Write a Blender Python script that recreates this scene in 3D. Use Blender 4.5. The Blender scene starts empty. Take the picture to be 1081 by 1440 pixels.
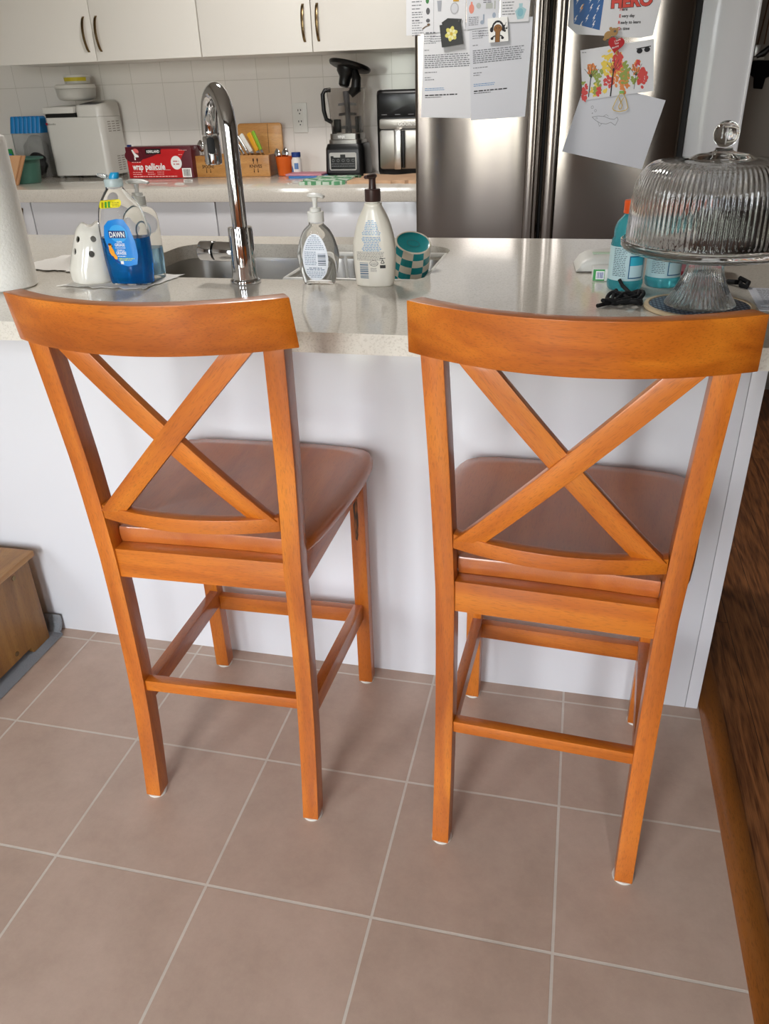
import bpy, bmesh, math, random
from mathutils import Vector, Matrix, Euler

PI = math.pi
S = bpy.context.scene
COL = S.collection
random.seed(7)

# ------------------------------------------------------------------ helpers
def strips(p, w=.003):
    """cuts a convex polygon into narrow upright strips so that it can follow a curved surface"""
    x0, x1 = min(q[0] for q in p), max(q[0] for q in p)
    if x1 - x0 <= w * 1.2: return [p]
    def cut(p, c, sg):
        out = []
        for i in range(len(p)):
            a, b = p[i], p[(i + 1) % len(p)]; da, db = (a[0] - c) * sg, (b[0] - c) * sg
            if da >= 0: out.append(a)
            if (da > 0 > db) or (da < 0 < db):
                t = da / (da - db); out.append((a[0] + (b[0] - a[0]) * t, a[1] + (b[1] - a[1]) * t))
        return out
    n = max(1, int(math.ceil((x1 - x0) / w))); res = []
    for k in range(n):
        q = p
        if k > 0: q = cut(q, x0 + (x1 - x0) * k / n, 1)
        if k < n - 1 and len(q) > 2: q = cut(q, x0 + (x1 - x0) * (k + 1) / n, -1)
        if len(q) > 2: res.append(q)
    return res
def lin(h, a=1.0):
    h = h.lstrip('#')
    out = []
    for i in (0, 2, 4):
        c = int(h[i:i + 2], 16) / 255
        out.append(c / 12.92 if c <= .04045 else ((c + .055) / 1.055) ** 2.4)
    return (*out, a)

class G:
    """collects faces; build() links them as one mesh object"""
    def __init__(s):
        s.v = []; s.f = []; s.m = []
    def add(s, vs, fs, mi=0):
        b = len(s.v)
        s.v += [tuple(p) for p in vs]
        for f in fs:
            s.f.append([b + i for i in f]); s.m.append(mi)
        return s
    def hexa(s, p, mi=0):     # 4 bottom ccw, 4 top ccw
        return s.add(p, [(3, 2, 1, 0), (4, 5, 6, 7), (0, 1, 5, 4), (1, 2, 6, 5), (2, 3, 7, 6), (3, 0, 4, 7)], mi)
    def box(s, x0, x1, y0, y1, z0, z1, mi=0):
        return s.hexa([(x0, y0, z0), (x1, y0, z0), (x1, y1, z0), (x0, y1, z0), (x0, y0, z1), (x1, y0, z1), (x1, y1, z1), (x0, y1, z1)], mi)
    def loft(s, rings, cap0=True, cap1=True, closed=True, mi=0):
        n = len(rings[0]); vs = [p for r in rings for p in r]; fs = []
        for k in range(len(rings) - 1):
            for i in range(n if closed else n - 1):
                j = (i + 1) % n
                fs.append((k * n + i, k * n + j, (k + 1) * n + j, (k + 1) * n + i))
        if cap0: fs.append(tuple(reversed(range(n))))
        if cap1: fs.append(tuple((len(rings) - 1) * n + i for i in range(n)))
        return s.add(vs, fs, mi)
    def lathe(s, prof, n=48, cx=0, cy=0, mod=None, mi=0, mif=None):
        """prof [(r,z)], poles when r==0"""
        vs = []; idx = []; fs = []; mis = []
        for (r, z) in prof:
            if r < 1e-6:
                idx.append([len(vs)]); vs.append((cx, cy, z))
            else:
                row = []
                for i in range(n):
                    a = 2 * PI * i / n
                    rr = r + (mod(a, r, z) if mod else 0)
                    row.append(len(vs)); vs.append((cx + rr * math.cos(a), cy + rr * math.sin(a), z))
                idx.append(row)
        for k in range(len(idx) - 1):
            A, B = idx[k], idx[k + 1]
            if len(A) == 1 and len(B) == 1: continue
            for i in range(n):
                j = (i + 1) % n
                if len(A) == 1: f = (A[0], B[j], B[i])
                elif len(B) == 1: f = (A[i], A[j], B[0])
                else: f = (A[i], A[j], B[j], B[i])
                fs.append(f); mis.append(mif(k, i) if mif else mi)
        b = len(s.v); s.v += vs
        for f, m in zip(fs, mis):
            s.f.append([b + i for i in f]); s.m.append(m)
        return s
    def tube(s, pts, r, n=12, closed=False, mi=0):
        pts = [Vector(p) for p in pts]; m = len(pts)
        rad = r if isinstance(r, (list, tuple)) else [r] * m
        up = None; rings = []
        for k in range(m):
            a = pts[k - 1] if (k > 0 or closed) else pts[k]
            b = pts[(k + 1) % m] if (k < m - 1 or closed) else pts[k]
            t = (b - a).normalized()
            if up is None:
                up = t.orthogonal().normalized()
            else:
                up = (up - t * up.dot(t))
                up = up.normalized() if up.length > 1e-6 else t.orthogonal().normalized()
            w = t.cross(up)
            rings.append([pts[k] + (up * math.cos(2 * PI * i / n) + w * math.sin(2 * PI * i / n)) * rad[k] for i in range(n)])
        if closed: rings.append(rings[0])
        return s.loft(rings, not closed, not closed, mi=mi)
    def prism(s, poly, y0, y1, mi=0):   # poly of (x,z) ccw seen from -y ; faces -y at y0
        n = len(poly)
        vs = [(x, y0, z) for x, z in poly] + [(x, y1, z) for x, z in poly]
        fs = [tuple(range(n)), tuple(reversed(range(n, 2 * n)))]
        for i in range(n):
            j = (i + 1) % n
            fs.append((j, i, n + i, n + j))
        return s.add(vs, fs, mi)
    def slab(s, poly, z0, z1, mi=0):    # poly of (x,y) ccw from above
        n = len(poly)
        vs = [(x, y, z0) for x, y in poly] + [(x, y, z1) for x, y in poly]
        fs = [tuple(reversed(range(n))), tuple(range(n, 2 * n))]
        for i in range(n):
            j = (i + 1) % n
            fs.append((i, j, n + j, n + i))
        return s.add(vs, fs, mi)
    def flat(s, polys, y=0, fn=None, mi=0):     # printed marks: polygons (x,z)
        if fn: polys = [q for p in polys for q in strips(p)]
        for p in polys:
            vs = [fn(x, z) for x, z in p] if fn else [(x, y, z) for x, z in p]
            s.add(vs, [tuple(range(len(p)))], mi)
        return s
    def tris(s, vf, y=0, fn=None, mi=0):
        vs, fs = vf
        if fn: return s.flat([[vs[i] for i in f] for f in fs], fn=fn, mi=mi)
        return s.add([fn(x, z) for x, z in vs] if fn else [(x, y, z) for x, z in vs], fs, mi)
    def map(s, fn):
        s.v = [tuple(fn(Vector(p))) for p in s.v]; return s
    def build(s, name, mats, parent=None, bevel=0, seg=2, smooth=35, loc=None, rot=None, uvxz=False, recalc=True):
        me = bpy.data.meshes.new(name)
        me.from_pydata(s.v, [], s.f)
        mats = mats if isinstance(mats, (list, tuple)) else [mats]
        for m in mats: me.materials.append(m)
        me.polygons.foreach_set('material_index', s.m)
        bm = bmesh.new(); bm.from_mesh(me)
        if recalc: bmesh.ops.recalc_face_normals(bm, faces=bm.faces)
        if bevel:
            es = [e for e in bm.edges if len(e.link_faces) == 2 and e.calc_face_angle(0) > math.radians(40)]
            bmesh.ops.bevel(bm, geom=es, offset=bevel, segments=seg, profile=.6, affect='EDGES', clamp_overlap=True)
        bm.to_mesh(me); bm.free()
        if smooth:
            me.polygons.foreach_set('use_smooth', [True] * len(me.polygons))
            me.set_sharp_from_angle(angle=math.radians(smooth))
        if uvxz:
            uv = me.uv_layers.new(name='UVMap')
            for l in me.loops:
                c = me.vertices[l.vertex_index].co; uv.data[l.index].uv = (c.x, c.z)
        o = bpy.data.objects.new(name, me); COL.objects.link(o)
        if parent: o.parent = parent
        if loc: o.location = loc
        if rot: o.rotation_euler = rot
        return o

def tag(o, label, cat, group=None, kind=None):
    if label: o['label'] = label
    if cat: o['category'] = cat
    if group: o['group'] = group
    if kind: o['kind'] = kind
    return o
def thing(name, label, cat, loc=(0, 0, 0), rz=0, group=None, rot=None):
    o = bpy.data.objects.new(name, None); COL.objects.link(o)
    o.empty_display_size = .05
    o.location = loc; o.rotation_euler = rot if rot else (0, 0, rz)
    return tag(o, label, cat, group)
def struct(o): o['kind'] = 'structure'; return o
def copy_tree(o, parent=None):
    c = o.copy(); COL.objects.link(c)
    if parent: c.parent = parent
    for ch in list(o.children): copy_tree(ch, c)
    return c

def rrect(x0, x1, y0, y1, r, n=6):
    out = []
    for cx, cy, a0 in ((x1 - r, y0 + r, -PI / 2), (x1 - r, y1 - r, 0), (x0 + r, y1 - r, PI / 2), (x0 + r, y0 + r, PI)):
        for i in range(n + 1):
            a = a0 + PI / 2 * i / n
            out.append((cx + r * math.cos(a), cy + r * math.sin(a)))
    return out
def ell(cx, cy, a, b=None, n=28, rot=0):
    b = a if b is None else b
    out = []
    for i in range(n):
        t = 2 * PI * i / n; x, y = a * math.cos(t), b * math.sin(t)
        out.append((cx + x * math.cos(rot) - y * math.sin(rot), cy + x * math.sin(rot) + y * math.cos(rot)))
    return out
def rect(x0, x1, z0, z1): return [(x0, z0), (x1, z0), (x1, z1), (x0, z1)]
def seg2(x0, z0, x1, z1, w):
    dx, dz = x1 - x0, z1 - z0; L = math.hypot(dx, dz) or 1; nx, nz = -dz / L * w / 2, dx / L * w / 2
    return [(x0 - nx, z0 - nz), (x1 - nx, z1 - nz), (x1 + nx, z1 + nz), (x0 + nx, z0 + nz)]
def stroke(pts, w): return [seg2(*pts[i], *pts[i + 1], w) for i in range(len(pts) - 1)]
def ring2(cx, cz, a, b, w, n=28):
    P = ell(cx, cz, a, b, n); Q = ell(cx, cz, a - w, b - w, n)
    return [[Q[i], P[i], P[(i + 1) % n], Q[(i + 1) % n]] for i in range(n)]
def lines(x0, x1, ztop, dz, n, h, seed=0, rag=.15, gap=.16):
    """rows of small word-length bars, print too small to read"""
    R = random.Random(seed); out = []
    for k in range(n):
        z = ztop - k * dz; end = x1 - (x1 - x0) * rag * R.random(); x = x0
        while x < end:
            w = h * R.uniform(1.5, 5.0); e = min(x + w, end)
            out.append(rect(x, e, z - h, z)); x = e + h * (.5 + gap * 2)
    return out
def cline(cx, widths, ztop, dz, h, seed=0):
    out = []
    for k, w in enumerate(widths):
        out += lines(cx - w / 2, cx + w / 2, ztop - k * dz, dz, 1, h, seed + k, 0)
    return out
def barcode(x0, x1, z0, z1, n=14, seed=1):
    R = random.Random(seed); out = []; x = x0
    while x < x1:
        w = (x1 - x0) / n * R.uniform(.35, 1.0); out.append(rect(x, min(x + w, x1), z0, z1)); x += w + (x1 - x0) / n * R.uniform(.35, .8)
    return out
def barcode_h(x0, x1, z0, z1, n=12, seed=1):
    R = random.Random(seed); out = []; z = z0
    while z < z1:
        w = (z1 - z0) / n * R.uniform(.4, 1.1); out.append(rect(x0, x1, z, min(z + w, z1))); z += w + (z1 - z0) / n * R.uniform(.4, .8)
    return out
_tc = {}
def text(s, size, cx=0, cz=0, bold=0, align='CENTER', width=None, rot=0, shear=0):
    """letters as triangles in the (x,z) plane"""
    key = (s, bold, shear)
    if key not in _tc:
        cu = bpy.data.curves.new('t', 'FONT'); cu.body = s; cu.size = 1; cu.offset = bold; cu.shear = shear; cu.resolution_u = 3
        o = bpy.data.objects.new('t', cu); COL.objects.link(o)
        dg = bpy.context.evaluated_depsgraph_get(); ev = o.evaluated_get(dg); me = ev.to_mesh()
        me.calc_loop_triangles()
        v = [(p.co.x, p.co.y) for p in me.vertices]; f = [tuple(t.vertices) for t in me.loop_triangles]
        ev.to_mesh_clear(); bpy.data.objects.remove(o); bpy.data.curves.remove(cu)
        _tc[key] = (v, f)
    v, f = _tc[key]
    xs = [p[0] for p in v]; zs = [p[1] for p in v]
    x0, x1, z0, z1 = min(xs), max(xs), min(zs), max(zs)
    k = size / .72
    kx = (width / (x1 - x0)) if width else k
    ox = (x0 + x1) / 2 if align == 'CENTER' else x0
    out = []
    for x, z in v:
        X, Z = (x - ox) * kx, (z - .36) * k
        out.append((cx + X * math.cos(rot) - Z * math.sin(rot), cz + X * math.sin(rot) + Z * math.cos(rot)))
    return out, f
def rings_patch(poly, c, fn, n=6):
    """star-shaped patch about c, mapped through fn so it follows a curved surface"""
    N = len(poly); vs = [fn(*c)]; fs = []
    for k in range(1, n + 1):
        t = k / n
        vs += [fn(c[0] + (x - c[0]) * t, c[1] + (z - c[1]) * t) for x, z in poly]
    for i in range(N):
        j = (i + 1) % N; fs.append((0, 1 + i, 1 + j))
        for k in range(1, n):
            a, b = 1 + (k - 1) * N, 1 + k * N
            fs.append((a + i, b + i, b + j, a + j))
    return vs, fs
def interp(z, tab, col):
    if z <= tab[0][0]: return tab[0][col]
    for a, b in zip(tab, tab[1:]):
        if z <= b[0]:
            t = (z - a[0]) / (b[0] - a[0]); return a[col] + (b[col] - a[col]) * t
    return tab[-1][col]
def smooth_tab(tab, n=5):
    """Catmull-Rom resample of a profile table"""
    out = []; T = [tab[0]] + list(tab) + [tab[-1]]
    for i in range(1, len(T) - 2):
        for k in range(n):
            t = k / n; p0, p1, p2, p3 = T[i - 1], T[i], T[i + 1], T[i + 2]
            out.append(tuple(.5 * (2 * b + (c - a) * t + (2 * a - 5 * b + 4 * c - d) * t * t + (-a + 3 * b - 3 * c + d) * t ** 3) for a, b, c, d in zip(p0, p1, p2, p3)))
    out.append(tuple(tab[-1])); return out
def sring(w, d, z, n=40, e=2.4, cx=0, cy=0):
    out = []
    for i in range(n):
        a = 2 * PI * i / n; c, s_ = math.cos(a), math.sin(a)
        out.append((cx + w * math.copysign(abs(c) ** (2 / e), c), cy + d * math.copysign(abs(s_) ** (2 / e), s_), z))
    return out
def surf(tab, e=2.4, off=.0004):
    """front (-y) surface of a bottle with table rows (z, half width, half depth, centre x)"""
    def f(x, z):
        w, d, c = interp(z, tab, 1), interp(z, tab, 2), interp(z, tab, 3)
        t = min(abs((x - c) / w), .995)
        return (x, -d * (1 - t ** e) ** (1 / e) - off, z)
    return f
def bottle(tab, e=2.4, n=48, inset=0):
    return [sring(max(r[1] - inset, .001), max(r[2] - inset, .001), r[0], n, e, r[3]) for r in tab]

# ------------------------------------------------------------------ materials
M = {}
def nodes(name):
    m = bpy.data.materials.new(name); m.use_nodes = True
    nt = m.node_tree; b = nt.nodes['Principled BSDF']
    return m, nt, b
def P(name, col, rough=.5, metal=0, spec=.5, trans=0, ior=1.45, coat=0, coatr=.05, bump=None, alpha=1, sheen=0, aniso=0, noise=None):
    m, nt, b = nodes(name); I = b.inputs
    c = lin(col) if isinstance(col, str) else (*col, 1)
    I['Base Color'].default_value = c; I['Roughness'].default_value = rough; I['Metallic'].default_value = metal
    I['Specular IOR Level'].default_value = spec; I['Transmission Weight'].default_value = trans; I['IOR'].default_value = ior
    I['Coat Weight'].default_value = coat; I['Coat Roughness'].default_value = coatr; I['Anisotropic'].default_value = aniso
    N, L = nt.nodes, nt.links
    if bump or noise:
        tc = N.new('ShaderNodeTexCoord'); mp = N.new('ShaderNodeMapping'); L.new(tc.outputs['Object'], mp.inputs[0])
        tx = N.new('ShaderNodeTexNoise'); L.new(mp.outputs[0], tx.inputs['Vector'])
        sc, st = (bump or noise)[:2]
        tx.inputs['Scale'].default_value = sc; tx.inputs['Detail'].default_value = 4
        if bump:
            if len(bump) > 2: mp.inputs['Scale'].default_value = bump[2]
            bp = N.new('ShaderNodeBump'); bp.inputs['Strength'].default_value = st; bp.inputs['Distance'].default_value = .002
            L.new(tx.outputs['Fac'], bp.inputs['Height']); L.new(bp.outputs[0], I['Normal'])
        if noise:
            mx = N.new('ShaderNodeMix'); mx.data_type = 'RGBA'; L.new(tx.outputs['Fac'], mx.inputs['Factor'])
            mx.inputs['A'].default_value = tuple(x * (1 - st) for x in c[:3]) + (1,); mx.inputs['B'].default_value = tuple(min(1, x * (1 + st)) for x in c[:3]) + (1,)
            L.new(mx.outputs['Result'], I['Base Color'])
    return m

def wood(name, c1, c2, c3, axis='x', ry=0, rough=.38, coat=.35, gs=1.0, pores=.22):
    """grain stretched along axis (then turned ry about y)"""
    m, nt, b = nodes(name); N, L = nt.nodes, nt.links
    tc = N.new('ShaderNodeTexCoord'); oi = N.new('ShaderNodeObjectInfo')
    ad = N.new('ShaderNodeVectorMath'); ad.operation = 'MULTIPLY_ADD'
    cb = N.new('ShaderNodeCombineXYZ')
    for i in range(3): L.new(oi.outputs['Random'], cb.inputs[i])
    L.new(cb.outputs[0], ad.inputs[0]); ad.inputs[1].default_value = (3, 5, 7)
    rt = N.new('ShaderNodeVectorRotate'); rt.rotation_type = 'Y_AXIS'; rt.inputs['Angle'].default_value = ry
    L.new(tc.outputs['Object'], rt.inputs['Vector']); L.new(rt.outputs[0], ad.inputs[2])
    def st(k, a):
        mp = N.new('ShaderNodeMapping'); v = [a, a, a]; v['xyz'.index(axis)] = k
        mp.inputs['Scale'].default_value = v; L.new(ad.outputs[0], mp.inputs[0]); return mp
    a = st(2.2 * gs, 26 * gs); n1 = N.new('ShaderNodeTexNoise'); n1.inputs['Scale'].default_value = 1; n1.inputs['Detail'].default_value = 6; n1.inputs['Distortion'].default_value = .6
    L.new(a.outputs[0], n1.inputs['Vector'])
    p = st(70 * gs, 700 * gs); n2 = N.new('ShaderNodeTexNoise'); n2.inputs['Scale'].default_value = 1; n2.inputs['Detail'].default_value = 2
    L.new(p.outputs[0], n2.inputs['Vector'])
    w = st(3.5, 9); n3 = N.new('ShaderNodeTexNoise'); n3.inputs['Scale'].default_value = 1; n3.inputs['Detail'].default_value = 3
    L.new(w.outputs[0], n3.inputs['Vector'])
    cr = N.new('ShaderNodeValToRGB'); e = cr.color_ramp.elements
    e[0].position = .3; e[0].color = lin(c1); e[1].position = .72; e[1].color = lin(c3)
    x = e.new(.5); x.color = lin(c2)
    L.new(n1.outputs['Fac'], cr.inputs[0])
    r2 = N.new('ShaderNodeValToRGB'); r2.color_ramp.elements[0].position = .34; r2.color_ramp.elements[1].position = .46
    r2.color_ramp.elements[0].color = (1 - pores,) * 3 + (1,)
    L.new(n2.outputs['Fac'], r2.inputs[0])
    mx = N.new('ShaderNodeMix'); mx.data_type = 'RGBA'; mx.blend_type = 'MULTIPLY'; mx.inputs['Factor'].default_value = 1
    L.new(cr.outputs[0], mx.inputs['A']); L.new(r2.outputs[0], mx.inputs['B'])
    r3 = N.new('ShaderNodeValToRGB'); r3.color_ramp.elements[0].color = (.88, .86, .84, 1); r3.color_ramp.elements[1].color = (1.08, 1.08, 1.08, 1)
    r3.color_ramp.elements[0].position = .35; r3.color_ramp.elements[1].position = .65
    L.new(n3.outputs['Fac'], r3.inputs[0])
    m2 = N.new('ShaderNodeMix'); m2.data_type = 'RGBA'; m2.blend_type = 'MULTIPLY'; m2.inputs['Factor'].default_value = 1
    L.new(mx.outputs['Result'], m2.inputs['A']); L.new(r3.outputs[0], m2.inputs['B'])
    L.new(m2.outputs['Result'], b.inputs['Base Color'])
    b.inputs['Roughness'].default_value = rough; b.inputs['Coat Weight'].default_value = coat; b.inputs['Coat Roughness'].default_value = .12
    bp = N.new('ShaderNodeBump'); bp.inputs['Strength'].default_value = .06; bp.inputs['Distance'].default_value = .001
    L.new(n2.outputs['Fac'], bp.inputs['Height']); L.new(bp.outputs[0], b.inputs['Normal'])
    return m

OW = ('#a5520f', '#be6618', '#d27b22')
W_X = wood('stool_wood_across', *OW, axis='x'); W_Y = wood('stool_wood_deep', *OW, axis='y'); W_Z = wood('stool_wood_upright', *OW, axis='z')
SLA = math.atan2(.279, .257)
W_A = wood('stool_wood_slant', *OW, axis='x', ry=-SLA); W_B = wood('stool_wood_counterslant', *OW, axis='x', ry=SLA)
W_SEAT = wood('stool_wood_seat', '#a8561f', '#b26024', '#bb6a2a', axis='y', gs=.7, pores=.12, rough=.42, coat=.7)
BAM_Z = wood('bamboo_upright', '#7d5526', '#92662e', '#a37838', axis='z', rough=.45, coat=.15)
BAM_X = wood('bamboo_across', '#946430', '#a87638', '#bb8a48', axis='y', rough=.45, coat=.15)
ACA = wood('acacia', '#a9733a', '#c08745', '#d3a05c', axis='x', rough=.45, coat=.1, gs=.8)
OAKTRIM = wood('oak_trim', '#7c4612', '#90541c', '#a06228', axis='y', rough=.4, coat=.3, pores=.3)

M['felt'] = P('felt_white', '#d8d2c8', .9)
M['white_gloss'] = P('white_laminate', '#dedee1', .22, coat=.2)
M['cab'] = P('cabinet_white', '#ebe7e1', .3)
M['cabdark'] = P('cabinet_gap', '#4a4642', .8)
M['brass'] = P('champagne_metal', '#857050', .25, 1)
M['chrome'] = P('chrome', '#d6d6d8', .06, 1)
M['steel'] = P('stainless_basin', '#b2afaa', .32, 1, bump=(60, .05, (1, 8, 8)))
M['black'] = P('black_plastic', '#0c0c0d', .35)
M['blackgloss'] = P('black_gloss', '#060607', .22)
M['rubber'] = P('black_rubber', '#131313', .7)
M['white_plastic'] = P('white_plastic', '#e4e2dc', .35)
M['grey_plastic'] = P('grey_plastic', '#5a5a5c', .4)
M['ceramic'] = P('white_ceramic', '#e8e4da', .15, coat=.6)
M['glass'] = P('clear_glass', (.97, .98, .98), 0, trans=1, ior=1.47)
M['clear'] = P('clear_plastic', (.97, .98, .98), .03, trans=1, ior=1.09)
M['gel'] = P('clear_gel', (.97, .98, .98), .02, trans=1, ior=1.10)
M['smoke'] = P('smoky_plastic', (.80, .78, .76), .05, trans=1, ior=1.12)
M['bluesoap'] = P('blue_liquid', (.0, .19, .62), .03, trans=.75, ior=1.33)
M['palesoap'] = P('pale_liquid', (.45, .72, .85), .15, trans=.7, ior=1.33)
M['teal_drink'] = P('teal_drink', (.10, .58, .66), .05, trans=.65, ior=1.33)
M['paper'] = P('paper', '#dfe0e4', .75)
M['paper_b'] = P('paper_cool', '#d3d5dc', .75)
M['towel'] = P('paper_towel', '#e6e3dd', .95, bump=(160, .6))
M['ink'] = P('ink_dark', '#2c2c30', .8)
M['ink_grey'] = P('ink_grey', '#7d7f86', .8)
M['ink_blue'] = P('ink_blue', '#5f8fc0', .8)
M['white_ink'] = P('white_print', '#f2f2f0', .6)
def C(h, r=.5):
    k = 'c' + h + str(r)
    if k not in M: M[k] = P('colour_' + h.strip('#'), h, r)
    return M[k]

def quartz():
    m, nt, b = nodes('quartz_counter'); N, L = nt.nodes, nt.links
    tc = N.new('ShaderNodeTexCoord'); v = N.new('ShaderNodeTexVoronoi'); v.inputs['Scale'].default_value = 420
    L.new(tc.outputs['Object'], v.inputs['Vector'])
    cr = N.new('ShaderNodeValToRGB'); e = cr.color_ramp.elements; e[0].color = lin('#ccc5b9'); e[0].position = .0; e[1].color = lin('#dcd6cb'); e[1].position = .4
    sp = N.new('ShaderNodeSeparateColor'); L.new(v.outputs['Color'], sp.inputs[0]); L.new(sp.outputs[0], cr.inputs[0])
    L.new(cr.outputs[0], b.inputs['Base Color']); b.inputs['Roughness'].default_value = .09; b.inputs['Specular IOR Level'].default_value = .6
    return m
M['quartz'] = quartz()

def tile_floor():
    m, nt, b = nodes('porcelain_floor_tile'); N, L = nt.nodes, nt.links
    tc = N.new('ShaderNodeTexCoord')
    br = N.new('ShaderNodeTexBrick'); br.offset = 0; br.squash = 1
    mp = N.new('ShaderNodeMapping'); mp.inputs['Location'].default_value = (6.1, 6.1, 0); L.new(tc.outputs['Object'], mp.inputs[0]); L.new(mp.outputs[0], br.inputs['Vector'])
    I = br.inputs; I['Scale'].default_value = 1; I['Mortar Size'].default_value = .0028; I['Mortar Smooth'].default_value = .25
    I['Brick Width'].default_value = .305; I['Row Height'].default_value = .305; I['Bias'].default_value = 0
    I['Color1'].default_value = lin('#b79f8e'); I['Color2'].default_value = lin('#bfa796'); I['Mortar'].default_value = lin('#d2c8bb')
    nz = N.new('ShaderNodeTexNoise'); nz.inputs['Scale'].default_value = 7; nz.inputs['Detail'].default_value = 12; nz.inputs['Roughness'].default_value = .74
    L.new(tc.outputs['Object'], nz.inputs['Vector'])
    cr = N.new('ShaderNodeValToRGB'); cr.color_ramp.elements[0].color = (.80, .78, .76, 1); cr.color_ramp.elements[1].color = (1.12, 1.12, 1.12, 1)
    cr.color_ramp.elements[0].position = .3; cr.color_ramp.elements[1].position = .7
    L.new(nz.outputs['Fac'], cr.inputs[0])
    mx = N.new('ShaderNodeMix'); mx.data_type = 'RGBA'; mx.blend_type = 'MULTIPLY'; mx.inputs['Factor'].default_value = .8
    L.new(br.outputs['Color'], mx.inputs['A']); L.new(cr.outputs[0], mx.inputs['B'])
    L.new(mx.outputs['Result'], b.inputs['Base Color'])
    b.inputs['Roughness'].default_value = .42
    inv = N.new('ShaderNodeMath'); inv.operation = 'SUBTRACT'; inv.inputs[0].default_value = 1; L.new(br.outputs['Fac'], inv.inputs[1])
    n2 = N.new('ShaderNodeTexNoise'); n2.inputs['Scale'].default_value = 60; n2.inputs['Detail'].default_value = 5; L.new(tc.outputs['Object'], n2.inputs['Vector'])
    ma = N.new('ShaderNodeMath'); ma.operation = 'MULTIPLY_ADD'; ma.inputs[1].default_value = .12; L.new(n2.outputs['Fac'], ma.inputs[0]); L.new(inv.outputs[0], ma.inputs[2])
    bp = N.new('ShaderNodeBump'); bp.inputs['Strength'].default_value = .35; bp.inputs['Distance'].default_value = .002
    L.new(ma.outputs[0], bp.inputs['Height']); L.new(bp.outputs[0], b.inputs['Normal'])
    return m
def wall_tile():
    m, nt, b = nodes('backsplash_tile'); N, L = nt.nodes, nt.links
    tc = N.new('ShaderNodeTexCoord'); sp = N.new('ShaderNodeSeparateXYZ'); L.new(tc.outputs['Object'], sp.inputs[0])
    cb = N.new('ShaderNodeCombineXYZ'); L.new(sp.outputs['X'], cb.inputs['X']); L.new(sp.outputs['Z'], cb.inputs['Y'])
    mp = N.new('ShaderNodeMapping'); mp.inputs['Location'].default_value = (1.774 + .165 * 20, -1.112 + .2115 * 10, 0); L.new(cb.outputs[0], mp.inputs[0])
    br = N.new('ShaderNodeTexBrick'); br.offset = 0; L.new(mp.outputs[0], br.inputs['Vector'])
    I = br.inputs; I['Scale'].default_value = 1; I['Mortar Size'].default_value = .0016; I['Mortar Smooth'].default_value = .2
    I['Brick Width'].default_value = .165; I['Row Height'].default_value = .2115
    I['Color1'].default_value = lin('#ebe6e0'); I['Color2'].default_value = lin('#efeae5'); I['Mortar'].default_value = lin('#d6d1c9')
    L.new(br.outputs['Color'], b.inputs['Base Color']); b.inputs['Roughness'].default_value = .1
    n2 = N.new('ShaderNodeTexNoise'); n2.inputs['Scale'].default_value = 14; n2.inputs['Detail'].default_value = 3; L.new(tc.outputs['Object'], n2.inputs['Vector'])
    inv = N.new('ShaderNodeMath'); inv.operation = 'SUBTRACT'; inv.inputs[0].default_value = 1; L.new(br.outputs['Fac'], inv.inputs[1])
    ma = N.new('ShaderNodeMath'); ma.operation = 'MULTIPLY_ADD'; ma.inputs[1].default_value = .5; L.new(n2.outputs['Fac'], ma.inputs[0]); L.new(inv.outputs[0], ma.inputs[2])
    bp = N.new('ShaderNodeBump'); bp.inputs['Strength'].default_value = .25; bp.inputs['Distance'].default_value = .002
    L.new(ma.outputs[0], bp.inputs['Height']); L.new(bp.outputs[0], b.inputs['Normal'])
    return m
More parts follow.
